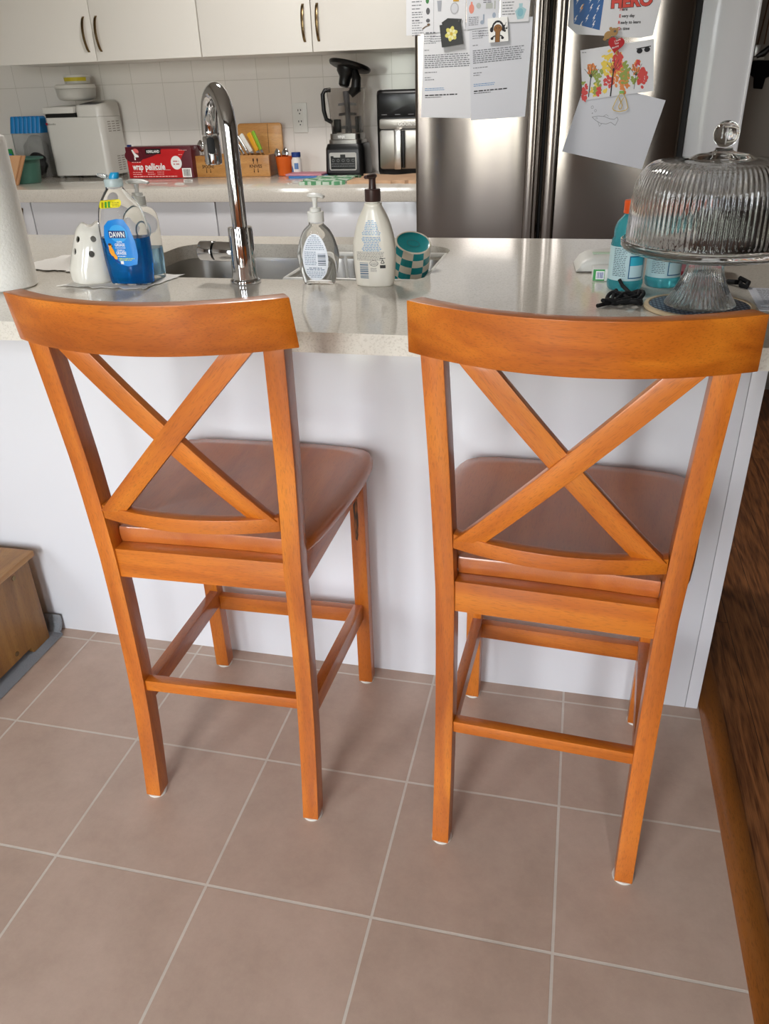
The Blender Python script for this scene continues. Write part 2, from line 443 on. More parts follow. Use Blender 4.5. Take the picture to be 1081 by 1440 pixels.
def oak_floor():
    m, nt, b = nodes('oak_strip_floor'); N, L = nt.nodes, nt.links
    tc = N.new('ShaderNodeTexCoord'); sp = N.new('ShaderNodeSeparateXYZ'); L.new(tc.outputs['Object'], sp.inputs[0])
    cb = N.new('ShaderNodeCombineXYZ'); L.new(sp.outputs['Y'], cb.inputs['X']); L.new(sp.outputs['X'], cb.inputs['Y'])
    br = N.new('ShaderNodeTexBrick'); br.offset = .37; L.new(cb.outputs[0], br.inputs['Vector'])
    I = br.inputs; I['Scale'].default_value = 1; I['Mortar Size'].default_value = .0008; I['Brick Width'].default_value = 1.1; I['Row Height'].default_value = .082
    I['Color1'].default_value = (0, 0, 0, 1); I['Color2'].default_value = (1, 1, 1, 1); I['Mortar'].default_value = (.5, .5, .5, 1)
    # cathedral grain: rings of a wave stretched along the plank, shifted per plank
    mp = N.new('ShaderNodeMapping'); mp.inputs['Scale'].default_value = (16, 1.6, 1); L.new(tc.outputs['Object'], mp.inputs[0])
    ad = N.new('ShaderNodeVectorMath'); ad.operation = 'MULTIPLY_ADD'; L.new(br.outputs['Color'], ad.inputs[0]); ad.inputs[1].default_value = (11, 7, 3); L.new(mp.outputs[0], ad.inputs[2])
    nz = N.new('ShaderNodeTexNoise'); nz.inputs['Scale'].default_value = .8; nz.inputs['Detail'].default_value = 2; L.new(ad.outputs[0], nz.inputs['Vector'])
    mu = N.new('ShaderNodeMath'); mu.operation = 'MULTIPLY'; mu.inputs[1].default_value = 60; L.new(nz.outputs['Fac'], mu.inputs[0])
    sn = N.new('ShaderNodeMath'); sn.operation = 'SINE'; L.new(mu.outputs[0], sn.inputs[0])
    mp2 = N.new('ShaderNodeMapping'); mp2.inputs['Scale'].default_value = (300, 16, 1); L.new(tc.outputs['Object'], mp2.inputs[0])
    n2 = N.new('ShaderNodeTexNoise'); n2.inputs['Scale'].default_value = 1; n2.inputs['Detail'].default_value = 3; L.new(mp2.outputs[0], n2.inputs['Vector'])
    ma = N.new('ShaderNodeMath'); ma.operation = 'MULTIPLY_ADD'; ma.inputs[1].default_value = .13; L.new(sn.outputs[0], ma.inputs[0]); L.new(n2.outputs['Fac'], ma.inputs[2])
    cr = N.new('ShaderNodeValToRGB'); e = cr.color_ramp.elements; e[0].position = .2; e[0].color = lin('#4a2612'); e[1].position = .8; e[1].color = lin('#9c643a')
    L.new(ma.outputs[0], cr.inputs[0])
    mx = N.new('ShaderNodeMix'); mx.data_type = 'RGBA'; L.new(br.outputs['Fac'], mx.inputs['Factor']); L.new(cr.outputs[0], mx.inputs['A']); mx.inputs['B'].default_value = lin('#1a0d07')
    L.new(mx.outputs['Result'], b.inputs['Base Color']); b.inputs['Roughness'].default_value = .35
    return m
def brushed():
    m, nt, b = nodes('brushed_stainless'); N, L = nt.nodes, nt.links
    b.inputs['Metallic'].default_value = 1; b.inputs['Base Color'].default_value = lin('#857d77'); b.inputs['Roughness'].default_value = .17
    b.inputs['Anisotropic'].default_value = .9; b.inputs['Anisotropic Rotation'].default_value = .25
    tg = N.new('ShaderNodeTangent'); tg.direction_type = 'UV_MAP'; L.new(tg.outputs[0], b.inputs['Tangent'])
    tc = N.new('ShaderNodeTexCoord'); mp = N.new('ShaderNodeMapping'); mp.inputs['Scale'].default_value = (3, 3, 400); L.new(tc.outputs['Object'], mp.inputs[0])
    nz = N.new('ShaderNodeTexNoise'); nz.inputs['Scale'].default_value = 1; nz.inputs['Detail'].default_value = 3; L.new(mp.outputs[0], nz.inputs['Vector'])
    bp = N.new('ShaderNodeBump'); bp.inputs['Strength'].default_value = .05; bp.inputs['Distance'].default_value = .001; L.new(nz.outputs['Fac'], bp.inputs['Height']); L.new(bp.outputs[0], b.inputs['Normal'])
    return m
M['brushed'] = brushed()
M['wallpaint'] = P('wall_paint', '#d8d3ca', .8)
M['ceilpaint'] = P('ceiling_paint', '#a8a49d', .9)
M['rightpaint'] = P('brown_paint', '#8a837a', .8)
M['leftpaint'] = P('left_paint', '#b4afa7', .8)
M['shaded_wall'] = P('shaded_wall_paint', '#8a8178', .7)  # darker tone puts this wall's shade into its colour

# ------------------------------------------------------------------ room shell
XL, XR, YB, YW, ZC = -3.3, 2.6, -2.7, 2.9, 2.5
struct(G().box(XL, .30, YB, YW, -.08, 0).build('floor', tile_floor(), smooth=0))
struct(G().box(.30, XR, YB, YW, -.08, 0).build('floor_wood', oak_floor(), smooth=0))
g = G(); pr = [(.2985, 0), (.3485, 0), (.3485, .004), (.340, .0085), (.325, .011), (.312, .010), (.302, .006), (.2985, .002)]
g.loft([[(x, YB + .01, z) for x, z in pr], [(x, .336, z) for x, z in pr]]); struct(g.build('trim_1', OAKTRIM))
g = G(); pr2 = [(.2975, 0)] + pr[1:]
g.loft([[(x, .336, z) for x, z in [(max(p[0], .2985), p[1]) for p in pr]], [(x, 1.2, z) for x, z in [(max(p[0], .2985), p[1]) for p in pr]]]); struct(g.build('trim_2', OAKTRIM))
struct(G().box(XL, .29, YW, YW + .1, 0, ZC).build('wall_back', wall_tile(), smooth=0))
struct(G().box(.285, .4575, 2.10, 2.9, 0, ZC).box(.4575, .4665, 2.094, 2.12, 0, ZC).build('trim_3', M['white_gloss'], bevel=.002))
struct(G().box(.467, XR, 2.60, 2.70, 0, ZC).build('wall_right_back', M['shaded_wall'], smooth=0))
struct(G().box(XL - .1, XL, YB, YW, 0, ZC).build('wall_left', M['leftpaint'], smooth=0))
struct(G().box(XR, XR + .1, YB, YW, 0, ZC).build('wall_right', M['rightpaint'], smooth=0))
struct(G().box(XL - .1, XR + .1, YB - .1, YW + .1, ZC, ZC + .1).build('ceiling', M['ceilpaint'], smooth=0))
WIN = [(-2.30, -1.85, .75, 2.15), (-1.18, -.42, .40, 2.15), (.24, .52, .40, 2.15)]
g = G(); x = XL
for a, b_, z0, z1 in WIN:
    g.box(x, a, YB - .1, YB, 0, ZC); g.box(a, b_, YB - .1, YB, 0, z0); g.box(a, b_, YB - .1, YB, z1, ZC); x = b_
g.box(x, XR, YB - .1, YB, 0, ZC)
struct(g.build('wall_front', P('front_paint', '#8f8a84', .8), smooth=0))
for k, (a, b_, z0, z1) in enumerate(WIN):
    w = .045; mid = (z0 + z1) / 2 + .2
    g = G().box(a, a + w, YB - .08, YB + .02, z0, z1).box(b_ - w, b_, YB - .08, YB + .02, z0, z1).box(a + w, b_ - w, YB - .08, YB + .02, z0, z0 + w).box(a + w, b_ - w, YB - .08, YB + .02, z1 - w, z1).box(a + w, b_ - w, YB - .07, YB - .02, mid, mid + .04)
    struct(g.build('window_%d' % (k + 1), M['white_gloss']))

# ------------------------------------------------------------------ peninsula
CT = .915
isl = thing('kitchen_island', 'white panelled kitchen island under the speckled countertop with two stools', 'island', (-.9, .64, 0))
def L3(o): return (-o.location.x, -o.location.y, -o.location.z)
def place(g, root):    # world coordinates to the root's own
    d = root.location; r = root.rotation_euler.z
    mt = Matrix.Rotation(-r, 4, 'Z') @ Matrix.Translation(-d)
    return g.map(lambda p: mt @ p)
def part(g, name, mat, root, **k): return place(g, root).build(name, mat, root, **k)
part(G().box(-2.2, .2678, .3398, .358, 0, .8815), 'back_panel', M['white_gloss'], isl, bevel=.0008)
part(G().box(.2688, .295, .3398, .925, 0, .8815), 'end_panel', M['white_gloss'], isl, bevel=.0008)
part(G().box(-2.2, -2.18, .3585, .925, 0, .8815), 'side_panel', M['white_gloss'], isl)
part(G().box(-2.18, .268, .3585, .90, 0, .1), 'plinth', M['cabdark'], isl)
for k in range(4):
    x0 = -2.178 + k * .612
    part(G().box(x0, x0 + .609, .905, .925, .105, .878), 'door', M['white_gloss'], isl, bevel=.001)

# countertop with the sink cut-out: outer outline bridged to a rounded hole
sx0, sx1, sy0, sy1, sr = -1.045, -.345, .425, .838, .075
hole = rrect(sx0, sx1, sy0, sy1, sr, 8)
def outer(p):
    cx, cy = (sx0 + sx1) / 2, (sy0 + sy1) / 2
    return p
X0, X1, Y0, Y1 = -2.2, .335, .0447, .954
g = G(); n = len(hole)
# ring of quads from the hole to an enclosing rectangle, then four rectangles
q = (n // 4)
big = []
for i, (x, y) in enumerate(hole):
    k = i // q
    big.append([(sx1 + .03, sy0 - .03), (sx1 + .03, sy1 + .03), (sx0 - .03, sy1 + .03), (sx0 - .03, sy0 - .03)][k])
for z, flip in ((CT, 0), (.8816, 1)):
    for i in range(n):
        j = (i + 1) % n
        f = [(*hole[i], z), (*big[i], z), (*big[j], z), (*hole[j], z)]
        if big[i] == big[j]: f = [f[0], f[1], f[3]]
        g.add(f, [tuple(range(len(f)))])
    a, b_, c, d = sx0 - .03, sx1 + .03, sy0 - .03, sy1 + .03
    for r in ((X0, a, Y0, c), (a, b_, Y0, c), (b_, X1, Y0, c), (X0, a, c, d), (b_, X1, c, d), (X0, a, d, Y1), (a, b_, d, Y1), (b_, X1, d, Y1)):
        g.add([(r[0], r[2], z), (r[1], r[2], z), (r[1], r[3], z), (r[0], r[3], z)], [(0, 1, 2, 3)])
xs = [X0, sx0 - .03, sx1 + .03, X1]; ys = [Y0, sy0 - .03, sy1 + .03, Y1]
for k in range(3):
    for y in (Y0, Y1): g.add([(xs[k], y, .8816), (xs[k + 1], y, .8816), (xs[k + 1], y, CT), (xs[k], y, CT)], [(0, 1, 2, 3)])
    for x in (X0, X1): g.add([(x, ys[k], .8816), (x, ys[k + 1], .8816), (x, ys[k + 1], CT), (x, ys[k], CT)], [(0, 1, 2, 3)])
for i in range(n):
    j = (i + 1) % n; g.add([(*hole[i], .8816), (*hole[j], .8816), (*hole[j], CT), (*hole[i], CT)], [(0, 1, 2, 3)])
def weld(o):
    bm = bmesh.new(); bm.from_mesh(o.data); bmesh.ops.remove_doubles(bm, verts=bm.verts, dist=1e-5); bmesh.ops.recalc_face_normals(bm, faces=bm.faces); bm.to_mesh(o.data); bm.free(); return o
ctop = weld(g.build('countertop', M['quartz'], smooth=0))
tag(ctop, 'pale speckled quartz countertop holding the sink, tap and soap bottles', 'countertop')

# sink
snk = thing('kitchen_sink', 'stainless steel undermount sink behind the chrome tap', 'sink', ((sx0 + sx1) / 2, (sy0 + sy1) / 2, .69))
def rr3(e, z, r): return [(x, y, z) for x, y in rrect(sx0 - e, sx1 + e, sy0 - e, sy1 + e, r, 8)]
g = G().loft([rr3(.018, .8806, .09), rr3(.004, .8806, .078), rr3(.002, .87, .076), rr3(-.004, .73, .07), rr3(-.012, .70, .07), rr3(-.035, .692, .055)], False, True)
g.loft([rr3(-.035, .689, .055), rr3(-.010, .697, .07), rr3(-.001, .73, .07), rr3(.0045, .87, .076), rr3(.0055, .8785, .078), rr3(.018, .8785, .09)], True, False)
bas = part(g, 'basin', M['steel'], snk)
part(G().lathe([(0, .6935), (.03, .6935), (.043, .6945), (.045, .693), (.045, .6925)], 32, -.72, .64), 'drain', M['chrome'], snk)

# dish rack in the sink
rk = thing('dish_rack', 'white slatted dish rack standing in the sink', 'dish rack', (-.50, .63, .6925))
def rk_pt(u, v, t):   # t 0 rim .. 1 bottom, u,v in -1..1
    w, d = .150 - .038 * t, .150 - .038 * t
    return Vector((-.506 + u * w, .635 + v * d, .902 - t * .19))
g = G()
def rim_path(t, n=7):
    c = [rk_pt(1, -1, t), rk_pt(1, 1, t), rk_pt(-1, 1, t), rk_pt(-1, -1, t)]; out = []
    for i in range(4):
        for k in range(n): out.append(c[i].lerp(c[(i + 1) % 4], k / n))
    return out
part(G().tube(rim_path(0), .0055, 8, True), 'rim', M['white_plastic'], rk)
g = G().tube(rim_path(.55), .004, 8, True).tube(rim_path(.97), .005, 8, True)
part(g, 'hoop', M['white_plastic'], rk)
for u in (-1, 1):
    g = G()
    for k in range(15):
        v = -1 + 2 * k / 14; g.tube([rk_pt(u, v, 0), rk_pt(u, v, .97)], .0045 if u < 0 else .005, 6)
    part(g, 'side_slats', M['white_plastic'], rk)
for v in (-1, 1):
    g = G()
    for k in range(7):
        u = -1 + 2 * k / 6; g.tube([rk_pt(u, v, 0), rk_pt(u, v, .97)], .004, 6)
    part(g, 'end_slats', M['white_plastic'], rk)
g = G()
for k in range(9): g.tube([rk_pt(-1, -1 + .25 * k, .98), rk_pt(1, -1 + .25 * k, .98)], .004, 6)
part(g, 'floor_bars', M['white_plastic'], rk)

# upturned checked mug in the rack
mg = thing('checkered_mug', 'teal and cream checkered mug turned upside down in the dish rack', 'mug', (-.393, .560, .957), rot=(math.radians(24), math.radians(15), 0))
tc_, cr_ = P('teal_glaze', '#148b90', .2, coat=.4), P('cream_glaze', '#ded6c4', .25, coat=.4)
prof = [(.0365, .012), (.0392, -.004), (.0412, -.020), (.0425, -.036), (.0428, -.052), (.0428, -.068), (.042, -.084), (.0405, -.094)]
g = G().lathe(prof, 40, mif=lambda k, i: ((k // 1) + (i // 4)) % 2)
g.build('body', [tc_, cr_], mg)
G().lathe([(.0338, .0130), (.0350, .0142), (.0370, .0142), (.0382, .0125), (.0366, .0115)], 40).build('foot_ring', cr_, mg)
G().lathe([(0, .0105), (.028, .0108), (.0342, .0134)], 40).build('base', tc_, mg)
g = G().flat([[(a, b_) for a, b_ in q_] for q_ in ring2(0, 0, .014, .011, .0012)]); g.map(lambda p: Vector((p.x, p.z, .0112)))
g.build('stamp', C('#0d5f66'), mg)
G().lathe([(.0404, -.094), (.038, -.094), (.0385, -.05), (.033, .006), (0, .006)], 40).build('lining', cr_, mg)
hp = [(.040 + .028 * math.sin(PI * k / 10), .0, -.02 - .055 * k / 10) for k in range(11)]
G().tube([(y, x, z) for x, y, z in hp], .006, 10).build('handle', tc_, mg)

# green-grey scoop in the rack
sp_ = thing('utensil', 'grey green plastic utensil lying in the dish rack before the mug', 'utensil', (-.470, .560, .84))
G().tube([(-.02, .0, .06), (-.004, -.01, .045), (.012, -.02, .02), (.02, -.025, .0)], [.006, .009, .010, .006], 10).build('handle', C('#7d9488', .3), sp_)
G().tube([(-.02, .0, .06), (-.04, .015, .055)], [.006, .013], 10).build('head', C('#7d9488', .3), sp_)

# faucet
fx, fy = -.703, .386
fc = thing('kitchen_faucet', 'tall chrome gooseneck kitchen tap with side lever before the sink', 'faucet', (fx, fy, CT))
G().lathe([(0, .0002), (.030, .0002), (.031, .003), (.030, .007), (.026, .010), (0, .010)], 48).build('base_ring', M['chrome'], fc)
G().lathe([(.0255, .009), (.0245, .03), (.0242, .104), (.0232, .1075), (0, .1075)], 48).build('body', M['chrome'], fc)
dirx, diry = -.62, .785
Rr = .072; zc = .272
path = [(0, 0, .105), (0, 0, .15), (0, 0, .2), (0, 0, .245)]
rr_ = [.0150, .0150, .0150, .0152]
for k in range(17):
    a = PI * k / 16; d = Rr - Rr * math.cos(a); path.append((dirx * d, diry * d, zc + Rr * math.sin(a))); rr_.append(.0152 + .0016 * k / 16)
ex, ey = dirx * 2 * Rr, diry * 2 * Rr
G().tube(path, rr_, 24).build('gooseneck', M['chrome'], fc)
G().lathe([(.0168, zc + .002), (.0172, zc - .004), (.0158, zc - .007), (.0172, zc - .010), (.0178, zc - .03), (.0172, zc - .05), (.0165, zc - .058), (.0145, zc - .060), (0, zc - .060)], 32, ex, ey).build('spray_head', M['chrome'], fc)
bt = G()
for i, (uu, zz) in enumerate([]): pass
def headp(u, z):     # point on the head facing the room
    a = math.radians(-72) + u / .0178
    return (ex + .0184 * math.cos(a), ey + .0184 * math.sin(a), z)
pl = []
for x, z in [(a, b_) for a, b_ in rrect(-.0075, .0075, zc - .040, zc - .008, .0074, 6)]: pl.append((x, z))
vs, fs = rings_patch(pl, (0, zc - .024), headp, 4); bt.add(vs, fs).build('spray_button', M['rubber'], fc)
la = Vector((-.88, .12, .0)).normalized(); lz = .060
def lev(t0, t1, r0, r1, name, mat):
    p = [Vector((0, 0, lz)) + la * t0, Vector((0, 0, lz)) + la * t1]
    G().tube(p, [r0, r1], 32).build(name, mat, fc, bevel=.0012)
lev(.015, .058, .0185, .0195, 'valve_housing', M['chrome']); lev(.0575, .0635, .0165, .0165, 'collar', M['blackgloss']); lev(.063, .094, .0195, .0195, 'lever', M['chrome'])

# ------------------------------------------------------------------ stools
def lp(a, b_, t): return a + (b_ - a) * t
ZK = [0, .1, .2, .3, .45, .6, .68, .75, .85, .942]
YK = [-.1368, -.1225, -.1125, -.1060, -.1045, -.1077, -.1100, -.1145, -.1245, -.1345]
def legy(z):
    for i in range(len(ZK) - 1):
        if z <= ZK[i + 1]: return lp(YK[i], YK[i + 1], (z - ZK[i]) / (ZK[i + 1] - ZK[i]))
    return YK[-1]
def legw(z): return lp(.1808, .1826, z / .55) if z < .55 else lp(.1826, .1971, (z - .55) / .38)
LW, LD = .031, .0358
def make_stool():
    t = thing('bar_stool', '', 'stool')
    for sd in (-1, 1):
        rings = []
        for k in range(25):
            z = .0045 + (.939 - .0045) * k / 24; y = legy(z); w = legw(z)
            xa, xb = sorted((sd * w, sd * (w - LW)))
            rings.append([(xa, y, z), (xb, y, z), (xb, y + LD, z), (xa, y + LD, z)])
        lg = G().loft(rings).build('rear_leg', W_Z, t, bevel=.0018)
        c = (sd * (legw(0) - LW / 2), legy(0) + LD / 2)
        G().lathe([(0, .0002), (.0188, .0002), (.0193, .002), (.0188, .0046), (0, .0046)], 28, *c).build('felt_pad', M['felt'], lg)
    for sd in (-1, 1):
        xa, xb = sorted((sd * .1981, sd * (.1981 - .032)))
        lg = G().loft([[(xa, .275, z), (xb, .275, z), (xb, .307, z), (xa, .307, z)] for z in (.0045, .15, .35, .5675)]).build('front_leg', W_Z, t, bevel=.0018)
        if sd > 0:   # worn dark scuff on the inner back face of this leg
            P_ = []
        G().lathe([(0, .0002), (.0175, .0002), (.018, .002), (.0175, .0046), (0, .0046)], 28, sd * .1821, .291).build('felt_pad', M['felt'], lg)
    # crest rail, bowed back
    N = 24; rings = []
    for k in range(N + 1):
        s_ = -1 + 2 * k / N; bow = -.066 * (1 - s_ * s_)
        ring = []
        for (z, w, y, th) in ((.938, .2171, -.1232, 0), (.938, .2171, -.1232, .0235), (.975, .2156, -.1318, .0237), (1.0115, .214, -.1404, .024), (1.0115, .214, -.1404, 0), (.975, .2156, -.1318, 0)):
            nx = .06 * s_ * 2 * .066 / .21
            ring.append((s_ * w - (nx if th else 0) * .4, y + bow + th, z))
        rings.append(ring)
    G().loft(rings).build('crest_rail', W_X, t, bevel=.0022)
    rings = []
    for k in range(N + 1):
        s_ = -1 + 2 * k / N; bow = -.028 * (1 - s_ * s_); w = .1545
        rings.append([(s_ * w, -.108 + bow + th, z) for z, th in ((.631, 0), (.631, .021), (.656, .021), (.656, 0))])
    G().loft(rings).build('lower_rail', W_X, t, bevel=.0015)
    def slat(xt, xb, zt, zb, off, mat):
        rings = []; n = 14
        for k in range(n + 1):
            u = k / n; x = lp(xt, xb, u); z = lp(zt, zb, u)
            yb = lp(-.152, -.1185, u) - .012 * (4 * u * (1 - u)) + off
            rings.append([(x - .0222, yb, z), (x + .0222, yb, z), (x + .0222, yb + .0165, z), (x - .0222, yb + .0165, z)])
        return G().loft(rings).build('cross_slat', mat, t, bevel=.0015)
    slat(-.131, .130, .945, .650, .006, W_A); slat(.142, -.130, .945, .650, 0, W_B)
    G().box(-.1525, .1525, -.102, -.0665, .511, .5676).build('back_apron', W_X, t, bevel=.0015)
    G().box(-.166, .166, .279, .300, .500, .5676).build('front_apron', W_X, t, bevel=.0015)
    for sd in (-1, 1):
        xa, xb = sorted((sd * .157, sd * .177))
        G().hexa([(xa, -.071, .508), (xb, -.071, .508), (xb + sd * .012, .276, .508), (xa + sd * .012, .276, .508), (xa, -.071, .5676), (xb, -.071, .5676), (xb + sd * .012, .276, .5676), (xa + sd * .012, .276, .5676)]).build('side_apron', W_Y, t, bevel=.0012)
    # seat
    R_ = [(0, .3255), (.10, .324), (.165, .319), (.196, .311), (.212, .297), (.2205, .276), (.2250, .25), (.2255, .2), (.2215, .14), (.214, .07), (.205, .01), (.197, -.035), (.189, -.062), (.184, -.0685), (.1545, -.0685), (.1522, -.0775), (.08, -.0755), (0, -.075)]
    out = R_ + [(-x, y) for x, y in reversed(R_[1:-1])]
    cx, cy = 0, .14; rings = []
    for sc, z in ((.965, .5682), (.985, .5735), (1, .581), (1, .588), (.993, .5945), (.975, .5975), (.85, .5965), (.65, .5925), (.4, .590), (.15, .5892)):
        rings.append([(cx + (x - cx) * (sc if y > -.07 or sc < .95 else 1 - (1 - sc) * .1), cy + (y - cy) * (sc if y > -.07 or sc < .95 else 1 - (1 - sc) * .3), z) for x, y in out])
    G().loft(rings).build('seat', W_SEAT, t, smooth=50)
    G().box(-.1515, .1515, -.1020, -.082, .2528, .2761).build('rear_stretcher', W_X, t, bevel=.0014)
    G().box(-.1665, .1665, .279, .299, .174, .211).build('front_stretcher', W_X, t, bevel=.0014)
    for sd in (-1, 1):
        def q(y, z): return [(sd * .166 - .0105 + (y * .03) * sd, y, z), (sd * .166 + .0105 + (y * .03) * sd, y, z)]
        a0, a1 = q(-.072, .214), q(-.072, .251); b0, b1 = q(.276, .187), q(.276, .227)
        G().hexa([a0[0], a0[1], b0[1], b0[0], a1[0], a1[1], b1[1], b1[0]]).build('side_stretcher', W_Y, t, bevel=.0014)
    return t
st = make_stool()
st.location = (-.6379, 0, 0); st.rotation_euler = (0, 0, .0255)
st['label'] = 'orange wooden bar stool standing under the sink, below the blue soap bottle'; st['group'] = 'bar stools at the island'
s2 = copy_tree(st); s2.location = (-.0417, -.0064, 0); s2.rotation_euler = (0, 0, -.0555)
s2['label'] = 'orange wooden bar stool below the glass cake dome, nearer the hardwood floor'
# dark scuff on the front leg of the stool below the sink only
fl = [o for o in st.children if o.name.startswith('front_leg')][-1]
sc_m, nt, b = nodes('scuff'); N_, L_ = nt.nodes, nt.links
tcn = N_.new('ShaderNodeTexCoord'); mpn = N_.new('ShaderNodeMapping'); mpn.inputs['Scale'].default_value = (240, 240, 26); L_.new(tcn.outputs['Object'], mpn.inputs[0])
nzn = N_.new('ShaderNodeTexNoise'); nzn.inputs['Scale'].default_value = 1; L_.new(mpn.outputs[0], nzn.inputs['Vector'])
crn = N_.new('ShaderNodeValToRGB'); crn.color_ramp.elements[0].position = .42; crn.color_ramp.elements[0].color = lin('#3a2410'); crn.color_ramp.elements[1].position = .6; crn.color_ramp.elements[1].color = lin('#8a4c18')
L_.new(nzn.outputs['Fac'], crn.inputs[0]); L_.new(crn.outputs[0], b.inputs['Base Color'])
pts = [(.179 + dx, z) for dx, z in [(-.003, .40), (.001, .395), (.004, .41), (.0055, .45), (.005, .49), (.003, .52), (0, .515), (-.002, .522), (-.004, .51), (-.005, .47), (-.0045, .43)]]
G().flat([pts], .2748).build('scuff_mark', sc_m, fl, recalc=False)

# ------------------------------------------------------------------ things on the peninsula
Z0 = CT + .0003
# paper towel roll
pt = thing('paper_towel_roll', 'white embossed paper towel roll standing on the counter, cut by the photo edge', 'paper towel', (-1.197, .30, Z0))
G().lathe([(.021, .002), (.058, .0005), (.063, .004), (.0635, .02), (.0632, .15), (.0635, .272), (.062, .279), (.057, .2815), (.021, .280)], 64).build('towel', M['towel'], pt)
G().lathe([(.0205, .001), (.0205, .281), (.0185, .281), (.0185, .001), (.0205, .001)], 32).build('core', C('#a98a64', .9), pt)

def sheet(corners, nx, ny, zf, name, mat, label, cat, seed=0, th=.0006):
    R = random.Random(seed); a, b_, c, d = [Vector((*p, 0)) for p in corners]
    top = []
    for j in range(ny + 1):
        for i in range(nx + 1):
            u, v = i / nx, j / ny
            p = a.lerp(b_, u).lerp(d.lerp(c, u), v)
            e = .006 if i in (0, nx) or j in (0, ny) else 0
            p = p + Vector((R.uniform(-e, e), R.uniform(-e, e), zf(u, v) + R.uniform(0, .0006)))
            top.append(p)
    cx = sum((p for p in top), Vector()) / len(top); base = Vector((cx.x, cx.y, CT))
    vs = [p - Vector((cx.x, cx.y, 0)) + Vector((0, 0, .0003 + th)) for p in top]; vs2 = [p - Vector((0, 0, th)) for p in vs]
    n = len(vs); fs = []; w = nx + 1
    for j in range(ny):
        for i in range(nx):
            k = j * w + i; fs.append((k, k + 1, k + w + 1, k + w)); fs.append((n + k, n + k + w, n + k + w + 1, n + k + 1))
    for i in range(nx):
        fs += [(i, n + i, n + i + 1, i + 1), (ny * w + i, ny * w + i + 1, n + ny * w + i + 1, n + ny * w + i)]
    for j in range(ny):
        k = j * w; fs += [(k, k + w, n + k + w, n + k), (k + nx, n + k + nx, n + k + w + nx, k + w + nx)]
    o = G().add(vs + vs2, fs).build(name, mat, loc=base, smooth=60)
    return tag(o, label, cat)
sheet([(-1.085, .312), (-.885, .300), (-.868, .44), (-1.03, .47)], 18, 12, lambda u, v: .0009 + .0016 * max(0, math.sin(u * 21 + v * 5)) * (abs(v - .5) * 2) ** 3, 'paper_towel_sheet', M['towel'], 'flat paper towel sheet lying under the soap bottles', 'paper towel', 3)
sheet([(-1.30, .47), (-1.11, .445), (-1.05, .60), (-1.28, .64)], 18, 14, lambda u, v: .022 * math.exp(-((u - .55) / .3) ** 2 - ((v - .55) / .3) ** 2) * (1 + .3 * math.sin(u * 17 + v * 9)) + .002, 'crumpled_paper_towel', M['towel'], 'crumpled white paper towel behind the white ghost votive', 'paper towel', 5)

# ghost votive: soft double-peaked ceramic shell with round holes
ZN = CT + .0022
gh = thing('ghost_votive', 'glossy white ceramic ghost candle holder with round black-looking holes', 'candle holder', (-1.030, .368, ZN), math.radians(33)); gh.scale = (1, 1, .91)
prof = [(0, .0415, .038), (.006, .0455, .042), (.03, .0465, .043), (.05, .0435, .041), (.075, .0400, .038), (.095, .0360, .033), (.11, .0325, .0285), (.118, .0285, .023)]
prof = smooth_tab(prof, 3)
def ghr(i, n, w, d, z, ins=0):
    a = 2 * PI * i / n; c, s_ = math.cos(a), math.sin(a)
    fold = 1 + .035 * math.cos(6 * a + .6) * max(0, 1 - z / .09)
    x = (w - ins) * c * fold; y = (d - ins) * s_ * fold
    lean = .012 * max(0, (z - .03) / .09)
    return x + lean, y, z
def ghost_shell(ins, zoff):
    n = 56; rings = []
    for z, w, d in prof: rings.append([ghr(i, n, w, d, z, ins) for i in range(n)])
    # cap with two bumps and a dip between them
    for sc in (.86, .66, .45, .22, .05):
        rg = []
        for i in range(n):
            x, y, _ = ghr(i, n, prof[-1][1], prof[-1][2], .118, ins)
            x = .0088 + (x - .0088) * sc; y *= sc
            h = .0030 * (1 - sc * sc) + .0095 * (math.exp(-((x + .0065) / .0100) ** 2) + math.exp(-((x - .0235) / .0100) ** 2)) * (1 - (sc / .98) ** 8) - .006 * (1 - sc)
            rg.append((x, y, .118 + h - zoff))
        rings.append(rg)
    return rings
ro = ghost_shell(0, 0)
g = G().loft(ro, False, True)
ri = [[(x, y, min(z, .112)) for x, y, z in r] for r in ghost_shell(.003, .003)]
g.loft(ri, False, True)
# underside ring
n = 56; g.add(list(ro[0]) + list(ri[0]), [(i, n + i, n + (i + 1) % n, (i + 1) % n) for i in range(n)])
body = weld(g.build('body', M['ceramic'], gh, smooth=60))
cut = G()
def hole_cut(ang, z, a, b_):
    d = Vector((math.cos(ang), math.sin(ang), .1)).normalized(); r = Vector((-math.sin(ang), math.cos(ang), 0)); u = d.cross(r)
    c0 = Vector((0.006, 0, z))
    cut.loft([[c0 + d * t + r * a * math.cos(2 * PI * i / 20) + u * b_ * math.sin(2 * PI * i / 20) for i in range(20)] for t in (.006, .075)])
hole_cut(math.radians(-83), .092, .0055, .0065); hole_cut(math.radians(-97), .061, .006, .007)
hole_cut(math.radians(-142), .092, .0055, .0065); hole_cut(math.radians(-152), .066, .005, .007)
co = cut.build('cutter', M['ceramic'], gh)
md = body.modifiers.new('b', 'BOOLEAN'); md.object = co; md.operation = 'DIFFERENCE'; md.solver = 'EXACT'
bpy.context.view_layer.update()
ev = body.evaluated_get(bpy.context.evaluated_depsgraph_get()); nm = bpy.data.meshes.new_from_object(ev)
body.modifiers.clear(); body.data = nm; bpy.data.objects.remove(co)
nm.set_sharp_from_angle(angle=math.radians(60))
G().lathe([(0, .001), (.019, .001), (.0195, .003), (.0195, .016), (.018, .017), (0, .0165)], 28, .003, 0).build('tealight', C('#b59a5a', .4), gh)

